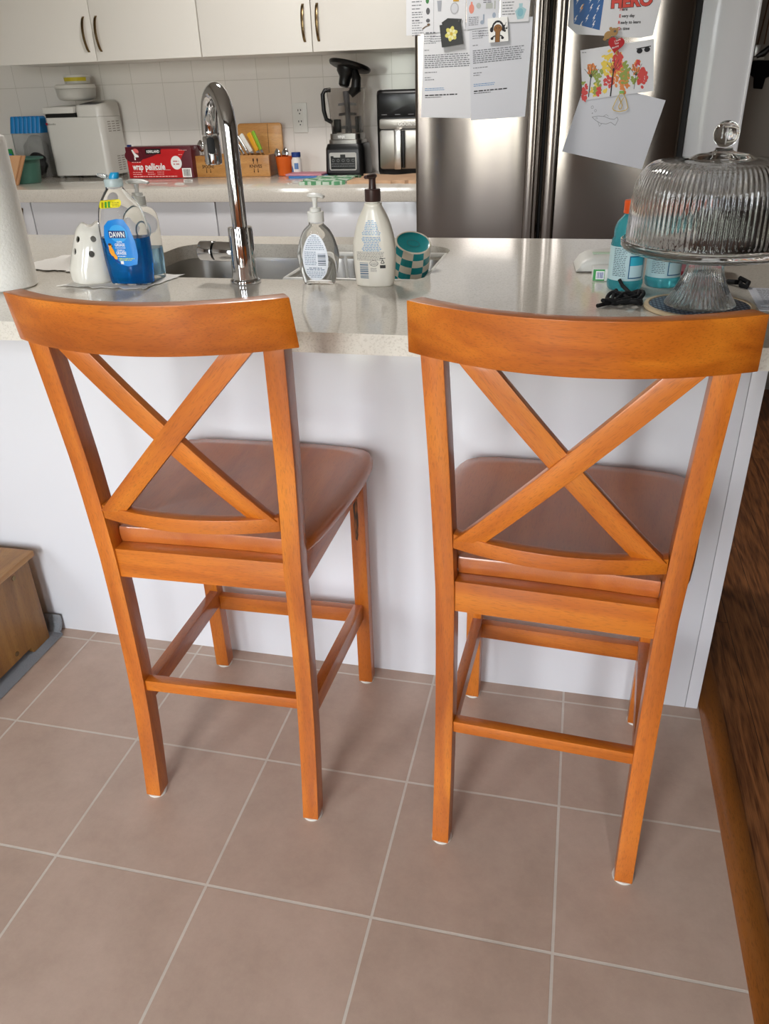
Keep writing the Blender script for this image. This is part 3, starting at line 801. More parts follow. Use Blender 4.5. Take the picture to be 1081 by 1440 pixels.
# blue dish soap bottle
ds = thing('dish_soap_bottle', 'clear squeeze bottle half full of bright blue dish soap', 'soap bottle', (-.9355, .352, ZN))
DT = [(0, .0405, .021, 0), (.003, .0445, .0235, 0), (.018, .0465, .026, 0), (.045, .0490, .028, 0), (.075, .0497, .029, 0), (.105, .0496, .029, -.0002), (.123, .0480, .028, 0), (.145, .0415, .026, -.0012), (.158, .034, .0225, -.0025), (.172, .0225, .019, -.0042), (.178, .0175, .0165, -.0045), (.181, .0160, .0155, -.0045), (.187, .0158, .0155, -.0045)]
DTs = smooth_tab(DT, 4)
g = G().loft(bottle(DTs, 2.6), True, False)
inn = [r for r in DTs if r[0] > .0025]
g.loft(list(reversed(bottle(inn, 2.6, inset=.0016))), False, True)
n = 48; oo, ii = bottle([DTs[-1]], 2.6)[0], bottle([inn[-1]], 2.6, inset=.0016)[0]
g.add(list(oo) + list(ii), [(i, (i + 1) % n, n + (i + 1) % n, n + i) for i in range(n)])
g.build('bottle', M['clear'], ds, smooth=60)
liq = [r for r in DTs if .0025 < r[0] < .098]
G().loft(bottle(liq, 2.6, inset=.0022)).build('soap', M['bluesoap'], ds, smooth=60)
cx = -.0045
G().lathe([(.0172, .184), (.0176, .186), (.0176, .196), (.0165, .198), (.0135, .1985), (0, .1985)], 36, cx, 0).build('cap', P('pale_cap', (.72, .86, .88), .2, trans=.5), ds)
G().lathe([(0, .1983), (.0095, .1983), (.0092, .206), (.0075, .209), (0, .209)], 28, cx + .002, 0).map(lambda p: p + Vector((.35 * (p.z - .198), 0, 0))).build('nozzle', C('#1f9bd0', .3), ds)
g = G().loft([[(cx - .030, -.006, .203), (cx - .030, .006, .203), (cx - .030, .006, .208), (cx - .030, -.006, .208)], [(cx - .018, -.008, .1995), (cx - .018, .008, .1995), (cx - .018, .008, .207), (cx - .018, -.008, .207)], [(cx - .010, -.006, .199), (cx - .010, .006, .199), (cx - .010, .006, .2035), (cx - .010, -.006, .2035)]])
g.build('flip_lid', P('clear_lid', (.85, .9, .9), .1, trans=.8), ds, bevel=.0015)
F1 = surf(DTs, 2.6, .0006); F2 = surf(DTs, 2.6, .0010); F3 = surf(DTs, 2.6, .0013)
lab = [(.004, .128), (.018, .127), (.0275, .112), (.0345, .085), (.0355, .06), (.031, .042), (.012, .0385), (-.008, .044), (-.021, .056), (-.028, .075), (-.0305, .095), (-.026, .115), (-.015, .1245)]
lab = [(x - 0, z) for x, z in reversed(lab)]
lo = G().add(*rings_patch(lab, (.004, .085), F1)).build('front_label', C('#1283d6', .3), ds)
sw = [(-.030, .088), (-.027, .072), (-.020, .0555), (-.007, .0445), (.004, .0402), (-.012, .047), (-.021, .06), (-.0265, .078)]
G().add(*rings_patch(sw, (-.0235, .064), F2, 3)).build('label_border', C('#0a3f86', .3), ds)
g = G().flat([ell(.003, .101, .019, .0165)], fn=F2)
g.build('label_highlight', C('#3aa6ea', .3), ds)
G().flat([rect(-.0175, .0185, .0925, .1065)], fn=F3).build('brand_panel', C('#0c2f6e', .4), ds)
F4 = surf(DTs, 2.6, .0016)
G().tris(text('DAWN', .0105, .0005, .0995, .02, width=.032), fn=F4).build('lettering', M['white_ink'], ds, recalc=False)
g = G()
for s_, sz, z, w in (('CUTS', .0035, .0855, .011), ('GREASE', .0055, .0800, .0215), ('COUPE LA', .0035, .0695, .0165), ('GRAISSE', .0055, .0645, .0215)):
    g.tris(text(s_, sz, .003, z, .02, width=w), fn=F3)
g.flat(lines(-.008, .014, .0748, .003, 1, .0011, 4, 0) + lines(-.006, .012, .0588, .003, 1, .0011, 5, 0) + [rect(-.002, .0045, .0430, .0490)], fn=F3).build('small_lettering', M['white_ink'], ds, recalc=False)
G().flat(lines(-.004, .028, .0545, .003, 1, .0016, 8, 0) + lines(-.004, .022, .0515, .003, 1, .0016, 9, 0), fn=F3).build('yellow_lettering', C('#c8d84a'), ds, recalc=False)
g = G().flat([ell(-.0175, .067, .0055, .0095, 20, .3), ell(-.0192, .078, .0042, .0048), ell(-.0115, .0575, .004, .006, 16, .5)], fn=F3).build('duckling_print', C('#f0a126'), ds, recalc=False)
G().flat([ell(-.0195, .0805, .004, .0022), ell(-.0148, .0775, .0016, .0012)], fn=F4).build('duckling_marks', C('#4a2a12'), ds, recalc=False)
ys = [(x, z) for x, z in rrect(-.0335, .0165, .1455, .160, .006)]
ys = [(x, z - (x + .0335) * -.07) for x, z in ys]
G().add(*rings_patch(ys, (-.009, .153), F1, 3)).build('yellow_sticker', C('#f2e21a', .4), ds)
G().flat([rect(-.018, -.013, .148, .1585), rect(-.0105, -.0055, .1485, .159)], fn=F2).build('sticker_green', C('#3f9a2e'), ds, recalc=False)
G().flat([rect(-.0265, -.021, .1475, .1575)] + lines(-.002, .013, .158, .003, 3, .0013, 3, .1), fn=F2).build('sticker_print', C('#9c8f12'), ds, recalc=False)

def pump_head(root, mat, cx, z0, stemh, headw, ang, closure_r, closure_h, thin=.0055, name='pump'):
    """closure, stem and spout of a lotion pump"""
    G().lathe([(closure_r, z0), (closure_r, z0 + closure_h - .001), (closure_r - .001, z0 + closure_h), (.0105, z0 + closure_h), (.0105, z0 + closure_h + .0055), (.0095, z0 + closure_h + .0065), (0, z0 + closure_h + .0065)], 40, cx, 0, mod=lambda a, r, z: (.0003 * math.cos(36 * a) if r > .012 else 0)).build('closure', mat, root)
    z = z0 + closure_h + .006
    G().lathe([(thin * .8, z), (thin * .75, z + stemh * .4), (thin * 1.1, z + stemh), (0, z + stemh)], 24, cx, 0).build('pump_stem', mat, root)
    zt = z + stemh - .0015; d = Vector((math.cos(ang), math.sin(ang), 0)); rings = []
    for t, w, h in ((-.40, .006, .004), (-.30, .0105, .0065), (-.1, .0125, .008), (.12, .0120, .0075), (.35, .009, .006), (.55, .0065, .005), (.60, .0045, .0035)):
        c0 = Vector((cx, 0, zt + .0042 - (.0025 if t > .5 else 0))) + d * t * headw; s_ = d.cross(Vector((0, 0, 1)))
        rings.append([c0 + s_ * w * math.cos(2 * PI * i / 20) + Vector((0, 0, h * .62)) * math.sin(2 * PI * i / 20) for i in range(20)])
    G().loft(rings).build('pump_head', mat, root, smooth=60)

# clear hand soap pump behind the dish soap
hp_ = thing('hand_soap_pump', 'clear pump bottle of pale soap with white top behind the blue dish soap', 'soap bottle', (-.9285, .414, ZN))
HT = smooth_tab([(0, .028, .022, 0), (.003, .031, .025, 0), (.03, .0325, .026, 0), (.07, .0335, .0265, 0), (.1, .034, .026, 0), (.122, .0325, .024, 0), (.134, .025, .020, 0), (.139, .0145, .014, 0), (.143, .0135, .0135, 0)], 4)
G().loft(bottle(HT, 2.5)).build('bottle', M['gel'], hp_, smooth=60)
G().loft([[(x * 1.008, y * 1.01, z) for x, y, z in r] for r in bottle([r for r in HT if .004 < r[0] < .066], 2.5)]).build('soap', M['palesoap'], hp_, smooth=60)
G().flat(ring2(.012, .098, .016, .022, .002), fn=surf(HT, 2.5, .0006)).build('label', C('#9fb4c4'), hp_, recalc=False)
pump_head(hp_, C('#d4d2cc', .35), 0, .142, .018, .045, math.radians(8), .0145, .018)

# hand sanitizer
hs = thing('sanitizer_bottle', 'clear pump bottle of gel sanitizer with white label and white pump', 'sanitizer bottle', (-.5488, .396, Z0))
ST = smooth_tab([(0, .0285, .016, 0), (.002, .0315, .019, 0), (.02, .0365, .0215, 0), (.047, .0415, .0225, 0), (.063, .041, .022, 0), (.085, .0345, .020, 0), (.1, .0265, .0178, 0), (.108, .0185, .0155, 0), (.112, .0142, .0142, 0), (.117, .0138, .0138, 0)], 4)
G().loft(bottle(ST, 2.4)).build('bottle', M['gel'], hs, smooth=60)
pump_head(hs, M['white_plastic'], 0, .1165, .020, .0340, math.radians(-12), .0155, .0185)
F1 = surf(ST, 2.4, .0006); F2 = surf(ST, 2.4, .0010)
lab = [(.0262 * math.copysign(abs(math.cos(t)) ** .85, math.cos(t)) * (1 - .22 * max(0, math.sin(t))), .053 + .0435 * math.copysign(abs(math.sin(t)) ** .9, math.sin(t))) for t in [2 * PI * k / 40 for k in range(40)]]
G().add(*rings_patch(lab, (0, .053), F1)).build('back_label', P('label_white', '#e9edf4', .4), hs)
g = G().flat(cline(0, [.010, .018, .024, .026, .030, .034, .036, .038], .0935, .0035, .0013, 40), fn=F2)
g.flat(lines(-.021, .004, .0640, .0033, 8, .0013, 50, .12), fn=F2).flat(cline(0, [.026, .036], .0345, .0033, .0018, 61), fn=F2).flat(cline(0, [.038, .036, .03, .022], .0265, .0032, .0012, 65), fn=F2)
g.build('printed_text', C('#8090a4'), hs, recalc=False)
G().flat(barcode_h(.0062, .0215, .0385, .0605, 8, 3), fn=F2).build('barcode', C('#5a6470'), hs, recalc=False)

# lotion bottle
lo_ = thing('lotion_bottle', 'cream white lotion bottle with dark brown pump', 'lotion bottle', (-.4343, .394, Z0))
LT = smooth_tab([(0, .0330, .018, 0), (.002, .0365, .0205, 0), (.02, .0390, .0225, 0), (.05, .0412, .024, 0), (.07, .0412, .024, 0), (.095, .0375, .0228, 0), (.122, .0290, .020, 0), (.138, .0205, .018, 0), (.146, .0165, .016, 0), (.150, .0160, .016, 0), (.1505, .0128, .0128, 0), (.156, .0126, .0126, 0)], 4)
G().loft(bottle(LT, 2.5)).build('bottle', P('cream_plastic', '#e3ddcf', .28, coat=.2), lo_, smooth=60)
BR = P('brown_plastic', '#3a2622', .35)
G().lathe([(.0142, .153), (.0146, .155), (.0146, .1735), (.0138, .1745), (.007, .1748), (.0068, .180), (.0062, .188), (.007, .196), (0, .197)], 36, 0, 0, mod=lambda a, r, z: (.0003 * math.cos(40 * a) if r > .013 else 0)).build('closure', BR, lo_)
rings = []
for t, w, h in ((-.010, .005, .003), (-.006, .0078, .0045), (.004, .0078, .0045), (.014, .006, .004), (.026, .004, .003)):
    c0 = Vector((t * -.25, t * -.9, .1965)); rings.append([c0 + Vector((.9 * w * math.cos(a), -.25 * w * math.cos(a), h * math.sin(a))) for a in [2 * PI * i / 16 for i in range(16)]])
G().loft(rings).build('pump_head', BR, lo_, smooth=60)
F2 = surf(LT, 2.5, .0005)
g = G().flat(cline(0, [.012, .02, .022, .024, .026, .026, .030, .036, .034], .1215, .0030, .0014, 80), fn=F2).flat(cline(0, [.034, .038, .036, .030, .028, .030, .034, .038, .034], .0925, .0030, .0014, 95), fn=F2)
g.build('blue_print', C('#6f9cc4'), lo_, recalc=False)
g = G().flat(lines(-.030, .024, .0655, .0024, 7, .0010, 31, .1), fn=F2).flat(ring2(.004, .0445, .0085, .0055, .0008), fn=F2).flat(lines(-.002, .012, .046, .002, 3, .0008, 32), fn=F2).flat(lines(-.003, .010, .036, .002, 4, .0007, 33), fn=F2)
g.build('dark_print', C('#75706a'), lo_, recalc=False)
G().flat(barcode_h(-.0245, -.0075, .016, .0455, 12, 4), fn=F2).build('barcode', C('#5b7187'), lo_, recalc=False)
g = G().flat([rect(.0155, .026, .0355, .0415)] + [rect(.0155, .026, .0535, .0545)] + stroke([(.0175, .045), (.0205, .0515), (.0240, .045), (.0175, .045)], .0013), fn=F2)
g.build('recycling_mark', C('#33302c'), lo_, recalc=False)

# teal sports drinks
OC = P('orange_cap', '#e0561c', .35)
GT = [(0, .0285, .0285, 0), (.003, .031, .031, 0), (.012, .0322, .0322, 0), (.016, .0315, .0315, 0), (.017, .0308, .0308, 0), (.079, .0308, .0308, 0), (.081, .0302, .0302, 0), (.087, .0298, .0298, 0), (.091, .0272, .0272, 0), (.097, .0276, .0276, 0), (.106, .0272, .0272, 0), (.116, .0235, .0235, 0), (.124, .0165, .0165, 0), (.129, .0122, .0122, 0), (.133, .0122, .0122, 0)]
def drink(x, y, rz, label):
    t = thing('sports_drink_bottle', label, 'drink bottle', (x, y, Z0), rz, 'teal drink bottles by the cake stand')
    G().loft(bottle(GT, 2.0, 48)).build('bottle', M['teal_drink'], t, smooth=50)
    G().lathe([(.0148, .131), (.0152, .133), (.0152, .1345), (.0145, .135), (.0150, .136), (.0150, .150), (.0140, .1525), (0, .153)], 48, mod=lambda a, r, z: .0004 * math.cos(24 * a) if .137 < z < .149 else 0).build('cap', OC, t)
    n = 64; r = .0313
    G().loft([[(r * math.cos(2 * PI * i / n), r * math.sin(2 * PI * i / n), z) for i in range(n)] for z in (.0185, .077)], False, False).build('label', P('drink_label', '#bcd8dc', .4), t, smooth=60)
    def F(rr):
        return lambda u, z: (rr * math.sin(u / rr), -rr * math.cos(u / rr), z)
    f1, f2 = F(.0316), F(.0319)
    G().flat(lines(-.027, -.002, .0745, .0031, 16, .0014, 11, .12), fn=f1).build('printed_text', C('#5a727c'), t, recalc=False)
    g = G()
    for a, b_ in ((.003, .034), ):
        for k in range(8): g.flat([rect(a + (b_ - a) * k / 8, a + (b_ - a) * (k + 1) / 8, .0225, .062)], fn=f1)
    g.build('panel_border', C('#11608a'), t, recalc=False)
    g = G()
    for k in range(8): g.flat([rect(.0048 + .0275 * k / 8, .0048 + .0275 * (k + 1) / 8, .0245, .045)], fn=f2)
    g.build('panel_lower', C('#c6e4ea'), t, recalc=False)
    g = G()
    for k in range(8): g.flat([rect(.0048 + .0275 * k / 8, .0048 + .0275 * (k + 1) / 8, .045, .060)], fn=f2)
    g.build('panel_upper', C('#37b6cf'), t, recalc=False)
    G().flat(stroke([(.010, .068), (.014, .0665), (.017, .071), (.022, .069), (.027, .0745), (.024, .0665), (.030, .0665)], .0022), fn=f2).build('emblem', C('#23282c'), t, recalc=False)
    return t
drink(.0352, .410, 0, 'teal sports drink bottle with orange cap, left of the cake stand')
drink(.1040, .442, .05, 'teal sports drink bottle half hidden behind the cake stand plate')

# pack of wipes, little carton, pink box
wp = thing('wipes_pack', 'soft white pack of wipes lying behind the left drink bottle', 'pack', (.005, .595, Z0), math.radians(4))
rings = []
for k in range(13):
    u = -1 + 2 * k / 12; e = (1 - abs(u) ** 3.5) ** .6 if abs(u) < 1 else 0
    hh = .002 + .030 * e; rings.append([(u * .062, .05 * c * (1 + .06 * (1 - e)), .0165 * e + .0012 + (hh / 2) * s_ if s_ > 0 else .0012 + .002 * s_ + .002) for c, s_ in [(math.copysign(abs(math.cos(a)) ** .6, math.cos(a)), math.copysign(abs(math.sin(a)) ** .6, math.sin(a))) for a in [2 * PI * i / 24 for i in range(24)]]])
G().loft(rings).build('wrapper', P('wrapper_white', '#dad9d2', .35, bump=(40, .35)), wp, smooth=70)
def ov(x, z): return (x, -.0478 + z * .3, .002 + z)
G().flat([rrect(-.024, .006, .003, .011, .0035)], fn=lambda x, z: (x, -.0540, z)).build('blue_print', C('#22408c'), wp, recalc=False)
G().box(-.03, .03, -.03, -.012, .0325, .0345).build('lid_flap', C('#b8cdb4', .4), wp, bevel=.001)
ca = thing('small_carton', 'tiny white and green carton beside the left drink bottle', 'carton', (.004, .489, Z0), math.radians(2))
G().box(-.026, .03, -.022, .022, 0, .022).build('box', C('#e4e6e2', .4), ca, bevel=.0008)
G().flat([rect(-.0255, -.004, .0005, .0215)], -.0224).build('green_print', C('#3d9c50'), ca, recalc=False)
G().flat([rect(-.0205, -.005, .003, .0185)], -.0227).build('white_panel', M['white_ink'], ca, recalc=False)
G().flat(barcode(-.0185, -.0065, .005, .0165, 10, 3), -.0229).build('barcode', C('#5060a0'), ca, recalc=False)
pk = thing('pink_box', 'pink box behind the cake stand stem', 'box', (.175, .56, Z0), math.radians(-3))
G().box(-.032, .04, -.03, .03, 0, .040).build('box', C('#d98a98', .5), pk, bevel=.001)
G().flat([rect(-.031, .039, .001, .008)], -.0303).build('red_stripe', C('#b02c40'), pk, recalc=False)

# trivet
tv = thing('trivet', 'round navy patterned trivet under the glass cake stand', 'trivet', (.150, .268, Z0))
def navy():
    m, nt, b = nodes('navy_pattern'); N, L = nt.nodes, nt.links
    tc = N.new('ShaderNodeTexCoord'); mp = N.new('ShaderNodeMapping'); mp.inputs['Scale'].default_value = (110, 110, 1); mp.inputs['Rotation'].default_value = (0, 0, .78); L.new(tc.outputs['Object'], mp.inputs[0])
    v = N.new('ShaderNodeTexVoronoi'); v.inputs['Randomness'].default_value = 0; v.distance = 'MANHATTAN'; v.inputs['Scale'].default_value = 1; L.new(mp.outputs[0], v.inputs['Vector'])
    cr = N.new('ShaderNodeValToRGB'); cr.color_ramp.interpolation = 'CONSTANT'; cr.color_ramp.elements[0].color = lin('#9fb0be'); cr.color_ramp.elements[1].position = .3; cr.color_ramp.elements[1].color = lin('#1b2a44')
    L.new(v.outputs['Distance'], cr.inputs[0]); L.new(cr.outputs[0], b.inputs['Base Color']); b.inputs['Roughness'].default_value = .4
    return m
G().lathe([(0, .0005), (.079, .0005), (.079, .0052), (0, .0055)], 64).build('disc', navy(), tv)
G().lathe([(.0792, .0002), (.087, .0002), (.0885, .002), (.087, .006), (.0805, .0065), (.0792, .005)], 64).build('rim', C('#cdb896', .6), tv)

# glass cake stand, white disc for the lit plate, cake, crumbs, dome
ZT = CT + .0062
cs = thing('cake_stand', 'ribbed clear glass pedestal cake stand on the navy trivet', 'cake stand', (.150, .268, ZT))
rib = lambda n_, amp, lo, hi: (lambda a, r, z: amp * .5 * math.cos(n_ * a) if lo < z < hi else 0)
G().lathe([(0, .058), (.010, .055), (.020, .045), (.030, .022), (.046, .002), (.054, .0003), (.0565, .002), (.0540, .006), (.0455, .018), (.037, .034), (.0305, .050), (.0275, .064), (.0290, .074), (0, .074)], 360, mod=rib(44, .0022, .004, .068)).build('pedestal', M['glass'], cs, smooth=60)
G().lathe([(0, .0745), (.034, .0745), (.07, .0775), (.110, .083), (.130, .0885), (.1365, .095), (.1370, .103), (.1350, .1045), (.1325, .104), (.1318, .1005), (.1300, .0985), (0, .0985)], 128, mod=lambda a, r, z: .0006 * math.cos(64 * a) if (.08 < r < .132 and z < .09) else 0).build('plate', M['glass'], cs, smooth=50)
cb_ = tag(G().lathe([(0, 0), (.1272, 0), (.1278, .001), (.1272, .0020), (0, .0021)], 64).build('lit_plate_disc', C('#e2e0dc', .5), loc=(.150, .268, ZT + .0988)), 'white disc added for the lit rim of the glass plate', 'plate disc')  # white disc added to show light caught by the glass plate
CK = P('chocolate_cake', '#1e0f0b', .7, bump=(90, .9), noise=(120, .4))
def cake():
    rings = []; pts = []
    a0, a1 = math.radians(-118), math.radians(100)
    R = random.Random(3)
    for k in range(30): a = lp(a0, a1, k / 29); pts.append((.094 * math.cos(a) + R.uniform(-.001, .001), .094 * math.sin(a) + R.uniform(-.001, .001)))
    pts += [(lp(pts[-1][0], -.006, t), lp(pts[-1][1], .002, t)) for t in (.25, .5, .75, 1)]
    pts += [(lp(-.006, pts[0][0], t), lp(.002, pts[0][1], t)) for t in (.25, .5, .75)]
    cx, cy = .03, 0
    for sc, z in ((.99, 0), (1, .006), (1, .022), (.985, .0255), (1, .028), (1, .052), (.97, .0565), (.6, .0575), (.2, .058)):
        rings.append([(cx + (x - cx) * sc, cy + (y - cy) * sc, z) for x, y in pts])
    return G().loft(rings)
ck = thing('chocolate_cake', 'dark chocolate layer cake with a large piece cut away, inside the glass dome', 'cake', (.152, .268, ZT + .1018))
cake().build('sponge', CK, ck, smooth=50)
g = G(); R = random.Random(9)
for k in range(60):
    a = R.uniform(2.0, 4.6); r = R.uniform(.03, .108); s_ = R.uniform(.0012, .005)
    x, y = r * math.cos(a), r * math.sin(a)
    g.add([(x + s_ * dx, y + s_ * dy, .0002 + s_ * .8 * dz) for dx, dy, dz in ((1, 0, 0), (-.5, .9, 0), (-.6, -.8, 0), (.1, .1, 1))], [(0, 1, 2), (0, 1, 3), (1, 2, 3), (2, 0, 3)])
tag(g.build('cake_crumbs', C('#4a2c20', .8), loc=(.150, .268, ZT + .1018), smooth=0), 'brown crumbs and flakes scattered over the white disc', 'crumbs', kind='stuff')
dm = thing('cake_dome', 'ribbed clear glass dome with ball knob covering the cake', 'cake dome', (.150, .268, ZT + .1020))
zb = CT + .1085 + .0     # local offset helper
def Zd(z): return z - (ZT + .1020)
po = [(.1268, Zd(1.0236)), (.1285, Zd(1.025)), (.1288, Zd(1.036)), (.1276, Zd(1.060)), (.1262, Zd(1.085)), (.1235, Zd(1.105)), (.1185, Zd(1.120)), (.110, Zd(1.132)), (.100, Zd(1.139)), (.085, Zd(1.1415)), (.062, Zd(1.1425)), (.05, Zd(1.1432)), (.045, Zd(1.1455)), (.036, Zd(1.1495)), (.020, Zd(1.152)), (.0135, Zd(1.1545)), (.0122, Zd(1.1585))]
po = smooth_tab(po, 2)
pi_ = [(0, Zd(1.139)), (.06, Zd(1.1385)), (.085, Zd(1.1372)), (.098, Zd(1.1345)), (.1075, Zd(1.128)), (.1150, Zd(1.117)), (.1195, Zd(1.103)), (.1222, Zd(1.085)), (.1236, Zd(1.06)), (.1246, Zd(1.036)), (.1248, Zd(1.0245)), (.1268, Zd(1.0236))]
mod = lambda a, r, z: (.0010 * math.cos(96 * a) * min(1, (Zd(1.131) - z) / .012, (z - Zd(1.027)) / .003) if Zd(1.027) < z < Zd(1.131) and r > .1 and r > .1255 - .03 * max(0, (z - Zd(1.085)) / .05) else (.0007 * math.cos(60 * a) if (.055 < r < .1 and z > Zd(1.1405)) else 0))
G().lathe(pi_ + po[1:] + [(0, Zd(1.1585))], 768, mod=mod).build('dome', M['glass'], dm, smooth=60)
kz = Zd(1.1768); kp = [(0, kz - .0178)] + [(.0188 * math.sin(a), kz - .0188 * math.cos(a)) for a in [PI * k / 20 for k in range(2, 20)]] + [(0, kz + .0188)]
G().lathe(kp, 64).build('knob', M['glass'], dm, smooth=60)

# black cord coil and small end, papers
def loops(c, n, rx, ry, z, seed, turns):
    R = random.Random(seed); pts = []
    for k in range(n):
        t = k / (n - 1); a = t * turns * 2 * PI
        m = .55 + .45 * math.sin(t * 23 + seed)
        pts.append((c[0] + rx * math.cos(a) * (.5 + .5 * abs(m)) + .012 * math.sin(a * .37), c[1] + ry * math.sin(a) * (.5 + .5 * abs(m)) + .01 * math.cos(a * .53), z + .0105 * (.5 + .5 * math.sin(a * 1.5 + 1)) * (1 if 0 < k < n - 1 else 0)))
    return pts
cp = [(-.014, .250, .0036)]
for k in range(110):
    a = 2 * PI * 3.15 * k / 109
    cp.append((.028 + .034 * math.cos(a) * (.75 + .25 * math.sin(.47 * a)) + .006 * math.sin(2.1 * a), .288 + .046 * math.sin(1.37 * a + .5) * (.8 + .2 * math.cos(.6 * a)), .0036 + .0085 * (.5 + .5 * math.sin(2.73 * a))))
cp += [(.040, .345, .008), (.030, .366, .013), (.024, .374, .022)]
o = G().tube([(x - .03, y - .287, z) for x, y, z in cp], .0034, 8).build('black_lace', C('#0e0e10', .85), loc=(.03, .287, Z0)); tag(o, 'tangled black cord coiled on the counter left of the trivet', 'cord')
o = G().tube([(-.014, .03, .0045), (-.004, .012, .0075), (.006, .018, .006), (.004, -.002, .005), (.012, -.012, .0045), (.018, .008, .008), (.004, .022, .013)], .0045, 8).build('black_lace', C('#0e0e10', .85), loc=(.236, .43, Z0)); tag(o, 'short black cord end behind the right side of the cake stand', 'cord')
def papers(corners, z, label, seed):
    cx = sum(p[0] for p in corners) / 4; cy = sum(p[1] for p in corners) / 4
    pl = [(x - cx, y - cy) for x, y in corners]
    o = G().slab(pl, 0, .0008).build('paper_sheet', M['paper_b'], loc=(cx, cy, z), smooth=0)
    tag(o, label, 'paper', 'papers by the cake stand')
    a, b_, c, d = [Vector((*p, 0)) for p in pl]; g = G()
    for q_ in lines(.08, .95, .92, .07, 12, .022, seed, .1):
        vs = []
        for u, v in q_: p = a.lerp(b_, u).lerp(d.lerp(c, u), v); vs.append((p.x, p.y, .0011))
        g.add(vs, [(0, 1, 2, 3)])
    g.build('printed_text', M['ink_grey'], o, recalc=False)
    return o
papers([(.243, .262), (.325, .255), (.328, .425), (.252, .430)], Z0, 'lower white paper sheet at the counter edge right of the cake stand', 5)
papers([(.250, .285), (.332, .280), (.333, .418), (.258, .422)], Z0 + .0015, 'upper white printed sheet lying on another beside the cake stand', 6)

# ------------------------------------------------------------------ back run
BC = .915
bcab = thing('base_cabinet', 'white base cabinet run under the back counter left of the fridge', 'cabinet', (-1.98, 2.5, 0))
part(G().box(-3.28, -.685, 2.192, 2.88, .1, .8615), 'body', M['cabdark'], bcab)
part(G().box(-3.28, -.685, 2.24, 2.88, 0, .0995), 'plinth', M['cabdark'], bcab)
for x0, x1, hx in ((-3.275, -2.467, -2.512), (-2.461, -1.572, None), (-1.566, -.69, None)):
    d_ = part(G().box(x0, x1, 2.171, 2.191, .105, .860), 'door', M['white_gloss'], bcab, bevel=.001)
    if hx: part(G().tube([(hx, 2.170 + .0 - .026 * math.sin(PI * k / 12) - .001, .68 + .155 * k / 12) for k in range(13)], .006, 8), 'handle', M['brass'], d_) if False else G().tube([(hx + 1.98, 2.170 - 2.5 - .024 * math.sin(PI * k / 12) - .001, .68 + .155 * k / 12) for k in range(13)], .006, 8).build('handle', M['brass'], d_)
tag(G().box(-3.29, -.68, 2.148, 2.895, .8622, BC).build('back_countertop', M['quartz'], bevel=.002), 'pale speckled counter along the tiled wall holding the appliances', 'countertop')

def wall_cab(x0, xm, x1, label):
    t = thing('wall_cabinet', label, 'cabinet', ((x0 + x1) / 2, 2.72, 1.41), group='white wall cabinets')
    part(G().box(x0 + .001, x1 - .001, 2.571, 2.895, 1.412, 2.2), 'body', M['cab'], t)
    for a, b_, hx in ((x0, xm, xm - .032), (xm, x1, xm + .030)):
        d_ = part(G().box(a + .0018, b_ - .0018, 2.55, 2.5695, 1.41, 2.2), 'door', M['cab'], t, bevel=.0012)
        g = G(); rings = []
        for k in range(15):
            u = k / 14; z = 1.447 + .137 * u; y = 2.549 - .026 * math.sin(PI * min(1, max(0, u))) ** .6 - .0005
            rings.append([(hx - .0055, y, z), (hx + .0055, y, z), (hx + .0055, y + .004, z), (hx - .0055, y + .004, z)])
        place(G().loft(rings), t).build('handle', M['brass'], d_, bevel=.001)
    return t
wall_cab(-2.745, -2.23, -1.721, 'white wall cabinet above the bread maker with two bow handles')
wall_cab(-1.719, -1.211, -.700, 'white wall cabinet above the food processor, next to the fridge')

ol = thing('wall_outlet', 'white double power outlet on the tiled wall beside the food processor', 'outlet', (-1.405, 2.9, 1.155))
G().prism(rrect(-.036, .036, -.064, .064, .004), -.006, -.0005).build('cover_plate', M['white_plastic'], ol, bevel=.0012)
for z in (.026, -.022):
    s_ = G().prism(rrect(-.016, .016, z - .018, z + .018, .006), -.0075, -.006).build('socket', M['white_plastic'], ol)
    G().flat([rect(-.009, -.005, z + .002, z + .0105), rect(.004, .0085, z + .003, z + .0105), ell(.0, z - .008, .0032)], -.0078).build('slots', C('#3a3836'), s_, recalc=False)

# bread maker
bmk = thing('bread_maker', 'white bread maker on the back counter with its lid ajar', 'bread maker', (-2.498, 2.78, BC))
WB = P('appliance_white', '#d2d0ca', .3, coat=.2)
pb = rrect(-.158, .158, -.1, .1, .028, 5)
G().loft([[(x, y, .0105) for x, y in pb], [(x, y, .02) for x, y in pb], [(x, y, .272) for x, y in pb]]).build('body', WB, bmk, bevel=.003)
pts = [(x, y) for x, y in rrect(.018, .158, -.1, .1, .028, 5)]
G().loft([[(x, y, .2725) for x, y in pts], [(x, y, .300) for x, y in pts], [(.018 + (x - .018) * .97, y * .97, .315) for x, y in pts], [(.018 + (x - .018) * .90, y * .9, .3215) for x, y in pts]]).map(lambda p: Vector((p.x, p.y, p.z + max(0, (p.z - .29) / .03) * (p.y + .1) * .10))).build('control_head', WB, bmk, smooth=50)
G().hexa([(-.156, -.100, .289), (.013, -.100, .289), (.013, .095, .300), (-.156, .095, .300), (-.156, -.098, .318), (.013, -.098, .318), (.013, .095, .326), (-.156, .095, .326)]).build('lid', WB, bmk, bevel=.006)
G().box(-.15, .016, -.088, .095, .2722, .289).build('lid_gap_shade', M['black'], bmk)  # black block stands in for the shade in the gap under the lid
G().slab(rrect(.034, .125, -.078, .02, .01), .3218, .3228).map(lambda p: Vector((p.x, p.y, p.z + (p.y + .1) * .106))).build('control_panel', C('#6a6a6e', .3), bmk)
g = G()
for bx in range(3):
    for k in range(5): g.box(.1578, .1588, -.052 + bx * .04, -.025 + bx * .04, .205 + k * .0105, .2085 + k * .0105)
